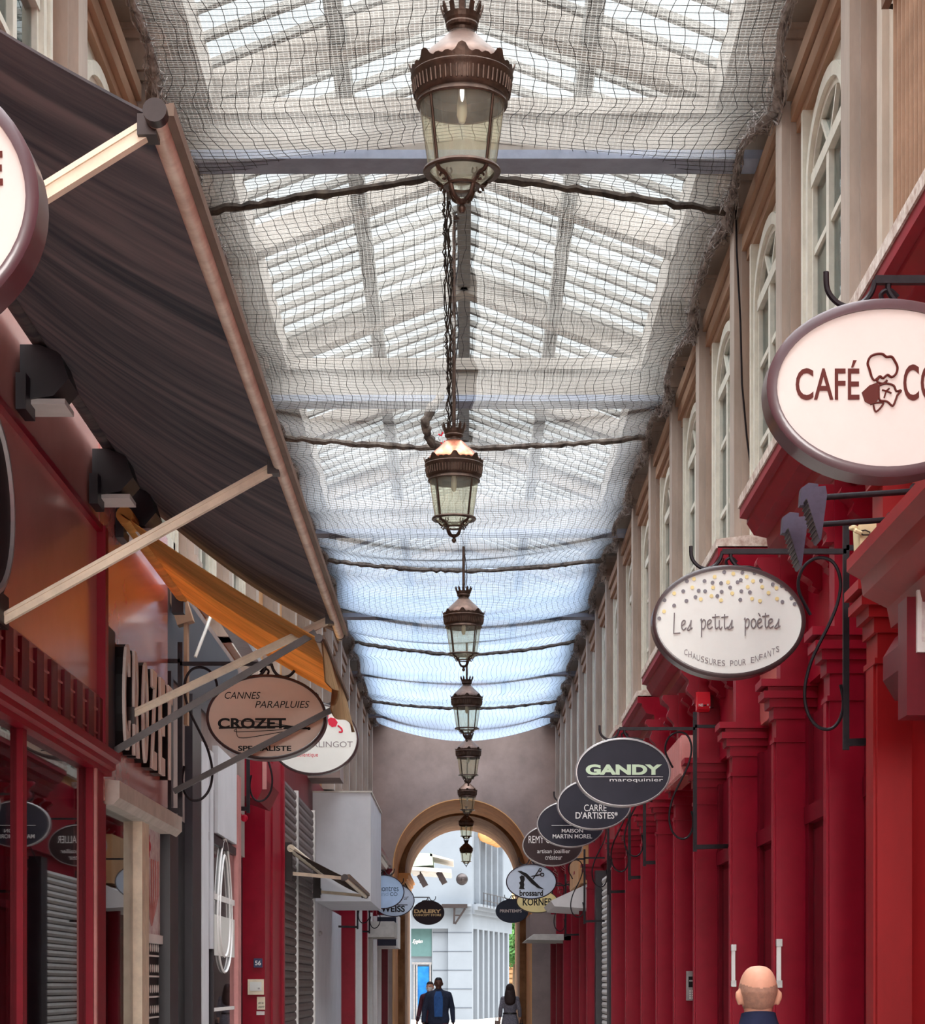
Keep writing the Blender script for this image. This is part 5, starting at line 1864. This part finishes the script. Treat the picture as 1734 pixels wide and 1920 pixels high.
class Rig:
    """figure facing -Y, feet on z=0, standing height about H; points are mirrored by s"""

    def __init__(s, H, sw=1.0, step=.0, swing=.0, turn=0.0, at=(0, 0), lean=0.0):
        s.k = H / 1.75
        s.at, s.turn = at, turn
        s.J = {}
        k = 1
        for sd, nm in ((1, 'r'), (-1, 'l')):
            st = step * sd
            aw = -swing * sd
            s.J['hip' + nm] = (sd * .09, 0, .92)
            s.J['kne' + nm] = (sd * .095, -st * .5 - .02 - abs(st) * .1, .50)
            s.J['ank' + nm] = (sd * .095, -st + (.03 if st < 0 else 0), .085 + (.03 if st < 0 else 0))
            s.J['toe' + nm] = (sd * .115, -st - .19, .03)
            s.J['sho' + nm] = (sd * .178 * sw, .01, 1.405)
            s.J['elb' + nm] = (sd * (.235 * sw + .01), .03 - aw * .5, 1.15)
            s.J['wri' + nm] = (sd * (.25 * sw + .01), -.04 - aw, .90)

    def w(s, p):
        x, y, z = [c * s.k for c in p]
        c, n = math.cos(s.turn), math.sin(s.turn)
        return Vector((x * c - y * n + s.at[0], x * n + y * c + s.at[1], z))

    def tube(s, m, pts, r, n=14, sq=(1, 1)):
        q = [Vector(p) for p in pts]
        # round ends
        m.tube([s.w(p) for p in q], [v * s.k for v in (r if isinstance(r, (list, tuple)) else [r] * len(q))], n, sq=sq)
        return m

    def ell(s, m, c, r, n=16, k=10):
        sub = MB().ell(c, r, n, k)
        m.add([s.w(v) for v in sub.v], sub.f)
        return m

    def limb(s, m, a, b, ra, rb, mid=None):
        a, b = Vector(a), Vector(b)
        pts, rs = [], []
        for i in range(7):
            t = i / 6
            pts.append(a.lerp(b, t))
            r = ra + (rb - ra) * t
            if mid: r += mid * math.sin(PI * min(1, t * 1.4)) * (1 - t * .4)
            rs.append(r)
        s.tube(m, pts, rs)
        s.ell(m, a, (ra, ra, ra), 12, 8)
        s.ell(m, b, (rb, rb, rb), 12, 8)

    def torso(s, m, g=0.0, lo=.90, hi=1.46, w=1.0):
        prof = [(.86, .15, .105), (.92, .165, .115), (1.0, .155, .108), (1.08, .145, .10), (1.18, .158, .108), (1.28, .175, .118), (1.37, .18, .115), (1.43, .16, .095), (1.475, .10, .07), (1.51, .06, .06)]
        v, f, n = [], [], 24
        pr = [p for p in prof if lo - .05 <= p[0] <= hi + .05]
        for z, rx, ry in pr:
            for j in range(n):
                a = 2 * PI * j / n
                v.append(s.w(((rx * w + g) * math.cos(a), (ry + g) * math.sin(a), z)))
        for i in range(len(pr) - 1):
            for j in range(n):
                f.append((i * n + j, i * n + (j + 1) % n, (i + 1) * n + (j + 1) % n, (i + 1) * n + j))
        f.append(tuple(range(n - 1, -1, -1)))
        f.append(tuple(range((len(pr) - 1) * n, len(pr) * n)))
        m.add(v, f)
        return m

    def hand(s, m, nm, sd, grip=False):
        wr = Vector(s.J['wri' + nm])
        e = Vector(s.J['elb' + nm])
        d = (wr - e).normalized()
        pal = wr + d * .055
        s.ell(m, pal, (.018, .042, .055), 12, 8)
        for i, (off, L_) in enumerate(((-.030, .068), (-.010, .080), (.010, .076), (.029, .058))):
            b = pal + Vector((0, off, -.035))
            c = .6 if not grip else 1.6
            p1 = b + d * L_ * .45
            p2 = p1 + (d + Vector((-sd * c * .55, 0, .0))).normalized() * L_ * .32
            p3 = p2 + (d + Vector((-sd * c * 1.2, 0, .15 * c))).normalized() * L_ * .26
            s.tube(m, [b, p1, p2, p3], [.0095, .009, .0085, .0065], 8)
        b = pal + Vector((-sd * .008, -.035, .02))
        s.tube(m, [b, b + Vector((-sd * .012, -.025, -.03)), b + Vector((-sd * .018, -.03, -.055))], [.012, .0105, .008], 8)

    def head(s, m, zc, face=True):
        """zc: centre of the skull"""
        n, k = 28, 22
        v, f = [], []
        for i in range(k + 1):
            t = PI * i / k
            for j in range(n):
                a = 2 * PI * j / n
                st = math.sin(t) ** (.74 if t < PI / 2 else 1)
                x = .078 * st * math.cos(a)
                y = .098 * st * math.sin(a)
                z = (.108 if t < PI / 2 else .118) * math.cos(t)
                if z < 0:
                    q = -z / .118
                    x *= 1 - .24 * q
                    y = y * (1 - .10 * q) - .012 * q
                    if y > 0: y *= 1 - .30 * q
                else:
                    q = z / .118
                    y += .008 * q
                v.append(s.w((x, y, zc + z)))
        for i in range(k):
            for j in range(n):
                f.append((i * n + j, (i + 1) * n + j, (i + 1) * n + (j + 1) % n, i * n + (j + 1) % n))
        m.add(v, f)
        for sd in (1, -1):
            s.ell(m, (sd * .079, .012, zc - .022), (.010, .021, .033), 12, 9)
            s.ell(m, (sd * .087, .018, zc - .012), (.008, .017, .022), 10, 7)
        # nose, brow, lips, chin
        s.tube(m, [(0, -.094, zc + .012), (0, -.108, zc - .018), (0, -.118, zc - .034), (0, -.1, zc - .044)], [.009, .011, .014, .01], 8)
        for sd in (1, -1):
            s.ell(m, (sd * .03, -.086, zc + .022), (.026, .012, .008), 8, 6)
        s.ell(m, (0, -.092, zc - .066), (.024, .010, .006), 8, 6)
        s.ell(m, (0, -.09, zc - .077), (.021, .010, .007), 8, 6)
        s.ell(m, (0, -.08, zc - .098), (.03, .022, .018), 10, 7)
        return m

    def body(s, skin, parent, vox=.007, w=1.0, grip=''):
        m = MB()
        J = s.J
        s.torso(m, -.012, w=w)
        s.tube(m, [(0, .02, 1.42), (0, .012, 1.50), (0, -.002, 1.56), (0, -.008, 1.60)], [.068, .060, .056, .058], 16)
        s.head(m, 1.632)
        for sd, nm in ((1, 'r'), (-1, 'l')):
            s.limb(m, J['sho' + nm], J['elb' + nm], .050, .038, .006)
            s.limb(m, J['elb' + nm], J['wri' + nm], .038, .025, .006)
            s.hand(m, nm, sd, nm in grip)
            s.limb(m, J['hip' + nm], J['kne' + nm], .082, .052, .01)
            s.limb(m, J['kne' + nm], J['ank' + nm], .052, .036, .014)
            s.limb(m, J['ank' + nm], J['toe' + nm], .038, .024)
        return remesh(m, 'body', skin, parent, vox * s.k)

    def trousers(s, mt, parent, vox=.009):
        m = MB()
        J = s.J
        s.torso(m, .008, .86, 1.0)
        for nm in 'rl':
            s.limb(m, J['hip' + nm], J['kne' + nm], .094, .070, .008)
            a = Vector(J['ank' + nm]) + Vector((0, 0, .01))
            s.limb(m, J['kne' + nm], a, .068, .056)
        return remesh(m, 'trousers', mt, parent, vox)

    def jacket(s, mt, parent, name='jacket', vox=.009, hem=.84, g=.018, w=1.0, sleeve=1.0):
        m = MB()
        J = s.J
        s.torso(m, g, .86, 1.43, w)
        s.tube(m, [(0, .0, hem), (0, 0, .95), (0, 0, 1.1)], [.195, .19, .165], 20, sq=(.62, 1))
        s.tube(m, [(0, .022, 1.42), (0, .02, 1.47), (0, .016, 1.515), (0, .013, 1.53)], [.125, .09, .074, .072], 18)
        for nm in 'rl':
            a, e, b = Vector(J['sho' + nm]), Vector(J['elb' + nm]), Vector(J['wri' + nm])
            s.limb(m, a, e, .066, .053, .004)
            s.limb(m, e, e.lerp(b, sleeve), .053, .041)
            s.limb(m, (0, .012, 1.45), a + Vector((0, 0, .0)), .075, .064)
        return remesh(m, name, mt, parent, vox)

    def shoes(s, mt, parent):
        for nm in 'rl':
            m = MB()
            a, t = Vector(s.J['ank' + nm]), Vector(s.J['toe' + nm])
            z0 = a.z - .085
            s.limb(m, (a.x, a.y + .03, z0 + .045), (t.x, t.y, z0 + .038), .045, .034)
            s.tube(m, [(a.x, a.y + .045, z0 + .012), (a.x, a.y - .05, z0 + .012), (t.x, t.y - .02, z0 + .012)], [.046, .042, .038], 12, sq=(.26, 1))
            s.limb(m, (a.x, a.y + .02, z0 + .05), (a.x, a.y + .02, z0 + .09), .046, .044)
            remesh(m, 'shoe', mt, parent, .007, 3)

    def shell(s, m, zc, test, k=1.03, n=110, rows=84):
        """part of the skull surface grown outwards, kept where test(x, y, z) holds"""
        v, f = [], []
        for i in range(rows + 1):
            t = PI * i / rows
            for j in range(n):
                a = 2 * PI * j / n
                st = math.sin(t) ** (.74 if t < PI / 2 else 1)
                x, y, z = .078 * st * math.cos(a), .098 * st * math.sin(a), (.108 if t < PI / 2 else .118) * math.cos(t)
                if z < 0:
                    q = -z / .118
                    x *= 1 - .24 * q
                    y = y * (1 - .10 * q) - .012 * q
                    if y > 0: y *= 1 - .30 * q
                else:
                    y += .008 * z / .118
                v.append((x, y, z))
        for i in range(rows):
            for j in range(n):
                q = (i * n + j, (i + 1) * n + j, (i + 1) * n + (j + 1) % n, i * n + (j + 1) % n)
                c = [sum(v[e][t] for e in q) / 4 for t in range(3)]
                if test(*c): f.append(q)
        used = sorted({e for q in f for e in q})
        ix = {e: i for i, e in enumerate(used)}
        nn = len(used)
        vv = [s.w((v[e][0] * k, v[e][1] * k, zc + v[e][2] * k)) for e in used] + [s.w((v[e][0] * .97, v[e][1] * .97, zc + v[e][2] * .97)) for e in used]
        ff = [tuple(ix[e] for e in q) for q in f] + [tuple(ix[e] + nn for e in reversed(q)) for q in f]
        edges = {}
        for q in f:
            for a, b in zip(q, q[1:] + q[:1]):
                if a != b: edges[(a, b)] = 1
        for (a, b) in edges:
            if (b, a) not in edges: ff.append((ix[b], ix[a], ix[a] + nn, ix[b] + nn))
        m.add(vv, ff)
        return m

    def eyes(s, parent, zc=1.632):
        m = MB()
        for sd in (1, -1):
            s.ell(m, (sd * .031, -.083, zc + .004), (.013, .008, .007), 10, 7)
        m.build('eye', M['txt_black'], parent, smooth=True)


# --- bald man seen from behind
D = 8.5
px_ = X_(1421, D)
man = empty('person', (px_, D, 0), 'bald man in navy top walking away, back of head nearest the bottom edge', 'person')
rg = Rig(1.735, at=(px_, D), turn=PI, step=.16, swing=.1)
rg.body(M['skin'], man)
rg.trousers(M['navy_cloth'], man)
rg.jacket(M['navy_cloth'], man, 'jacket')
m = MB()
rg.tube(m, [(0, .018, 1.50), (0, .015, 1.53), (0, .012, 1.548)], [.083, .073, .069], 20)
m.build('collar', M['navy_cloth'], man, smooth=True)
rg.shoes(M['shoe'], man)
m = MB()
rg.shell(m, 1.632, lambda x, y, z: -.085 < z < .018 + 3.2 * x * x and y > -.03 and not (abs(x) > .06 and z < -.03 and y < .02), 1.006)
m.build('hair', M['stubble'], man, smooth=True)
rg.eyes(man)

# --- man in a dark suit coming towards the camera
D = 42.0
px_ = X_(822, D)
man2 = empty('person', (px_, D, 0), 'man in dark suit jacket and blue shirt walking towards us down the passage', 'person')
rg = Rig(1.80, at=(px_, D), turn=0, step=.14, swing=.06, sw=1.08)
rg.body(M['skin_dark'], man2, .010)
rg.trousers(M['maroon'], man2)
rg.jacket(M['suit'], man2, g=.03, w=1.12)
m = MB()
v = [(-.05, -.135, 1.475), (.05, -.135, 1.475), (.085, -.165, 1.36), (.085, -.172, 1.22), (.075, -.168, .99), (-.075, -.168, .99), (-.085, -.172, 1.22), (-.085, -.165, 1.36)]
n = len(v)
m.add([rg.w(p) for p in v] + [rg.w((p[0], p[1] + .06, p[2])) for p in v], [tuple(range(n)), tuple(range(2 * n - 1, n - 1, -1))] + [(i, i + n, (i + 1) % n + n, (i + 1) % n) for i in range(n)])
m.build('shirt', M['shirt'], man2)
rg.shoes(M['shoe'], man2)
m = MB()
rg.shell(m, 1.632, lambda x, y, z: z > .06 or (z > -.02 and y > .0), 1.04)
m.build('hair', M['txt_black'], man2, smooth=True)
rg.eyes(man2)

# --- companion half hidden behind him
D = 46.0
px_ = X_(806, D)
man3 = empty('person', (px_, D, 0), 'person with white face mask and maroon top half hidden behind suited man', 'person')
rg = Rig(1.72, at=(px_, D), turn=R(-25), step=.1, swing=.05)
rg.body(M['skin'], man3, .010)
rg.trousers(M['navy_cloth'], man3)
rg.jacket(M['maroon'], man3, 'jumper', g=.012)
rg.shoes(M['shoe'], man3)
m = MB()
rg.shell(m, 1.632, lambda x, y, z: z > .055 or (z > -.05 and y > .0), 1.06)
m.build('hair', M['hair'], man3, smooth=True)
m = MB()
rg.shell(m, 1.632, lambda x, y, z: y < -.035 and -.095 < z < -.012, 1.16)
m.build('face_mask', M['white'], man3, smooth=True)
rg.eyes(man3)

# --- woman in a grey dress walking away
D = 48.0
px_ = X_(956, D)
wom = empty('person', (px_, D, 0), 'long haired woman in belted grey dress walking away by the right arch pillar', 'person')
rg = Rig(1.66, at=(px_, D), turn=PI, step=.12, swing=.05, sw=.92)
rg.body(M['skin'], wom, .010, w=.92, grip='rl')
m = MB()
rg.torso(m, .014, .86, 1.43, .92)
rg.tube(m, [(0, 0, .55), (0, 0, .7), (0, 0, .88), (0, 0, 1.02), (0, 0, 1.08)], [.235, .225, .20, .165, .15], 22, sq=(.72, 1))
for nm in 'rl':
    a, e, b = Vector(rg.J['sho' + nm]), Vector(rg.J['elb' + nm]), Vector(rg.J['wri' + nm])
    rg.limb(m, a, e, .06, .05)
    rg.limb(m, e, e.lerp(b, .6), .05, .045)
    rg.limb(m, (0, .01, 1.42), a, .07, .058)
remesh(m, 'dress', M['dress'], wom, .010)
m = MB()
rg.tube(m, [(0, 0, 1.035), (0, 0, 1.075)], [.167, .163], 24, sq=(.76, 1))
m.build('belt', M['shoe'], wom, smooth=True)
rg.shoes(M['shoe'], wom)
m = MB()
rg.ell(m, (0, .018, 1.65), (.102, .11, .115), 18, 12)
rg.tube(m, [(0, .04, 1.66), (0, .07, 1.55), (0, .09, 1.42), (0, .10, 1.30), (0, .10, 1.24)], [.10, .125, .14, .12, .06], 18, sq=(.5, 1))
remesh(m, 'hair', M['hair'], wom, .008)
rg.eyes(wom)


def tote(x, y, z, w, h, d, mt, label, strap_top, name='tote_bag'):
    o = MB()
    v = []
    prof = [(1.0, 0), (1.06, .15), (1.02, .6), (.9, 1.0)]
    n = 16
    for k_, t in prof:
        for j in range(n):
            a = 2 * PI * j / n
            v.append((x + d / 2 * k_ * math.cos(a), y + w / 2 * k_ * math.copysign(abs(math.sin(a)) ** .6, math.sin(a)), z + h * t))
    f = [(i * n + j, i * n + (j + 1) % n, (i + 1) * n + (j + 1) % n, (i + 1) * n + j) for i in range(3) for j in range(n)]
    f += [tuple(range(n - 1, -1, -1)), tuple(range(3 * n, 4 * n))]
    o.add(v, f)
    b = o.build(name, mt, smooth=True)
    tag(b, label, 'bag')
    m_ = MB()
    for s_ in (1, -1):
        m_.tube([(x + s_ * d * .3, y - w * .28, z + h * .95), (x + s_ * d * .2, y - w * .2, strap_top), (x + s_ * d * .2, y + w * .2, strap_top), (x + s_ * d * .3, y + w * .28, z + h * .95)], .008, 6)
    m_.build('strap', mt, b)
    return b


wl = rg.w(rg.J['wrir']); wr = rg.w(rg.J['wril'])
lx, rx_ = min(wl.x, wr.x), max(wl.x, wr.x)
tote(lx - .06, wl.y - .02, .50, .30, .34, .12, M['bag_tan'], 'taupe tote bag hanging from left hand of the long haired woman', .92)
tote(rx_ + .03, wr.y, .62, .24, .16, .10, M['bag_black'], 'small black bag in right hand of the long haired woman', .86, 'handbag')
# black trolley case beside the suited man
D = 42.0
cx_ = X_(790, D)
tc_ = empty('trolley_case', (cx_, D, 0), 'black trolley case beside the suited man', 'suitcase')
MB().box(cx_ - .15, cx_ + .15, D - .1, D + .12, .06, .72).build('shell', M['bag_black'], tc_)
m = MB()
m.tube([(cx_ - .08, D + .1, .7), (cx_ - .08, D + .1, 1.02), (cx_ + .08, D + .1, 1.02), (cx_ + .08, D + .1, .7)], .012, 6)
m.build('handle', M['dark_metal'], tc_)
for q in (-.12, .12):
    m = MB()
    m.tube([(cx_ + q - .015, D + .06, .04), (cx_ + q + .015, D + .06, .04)], .04, 14)
    m.build('wheel', M['shoe'], tc_)
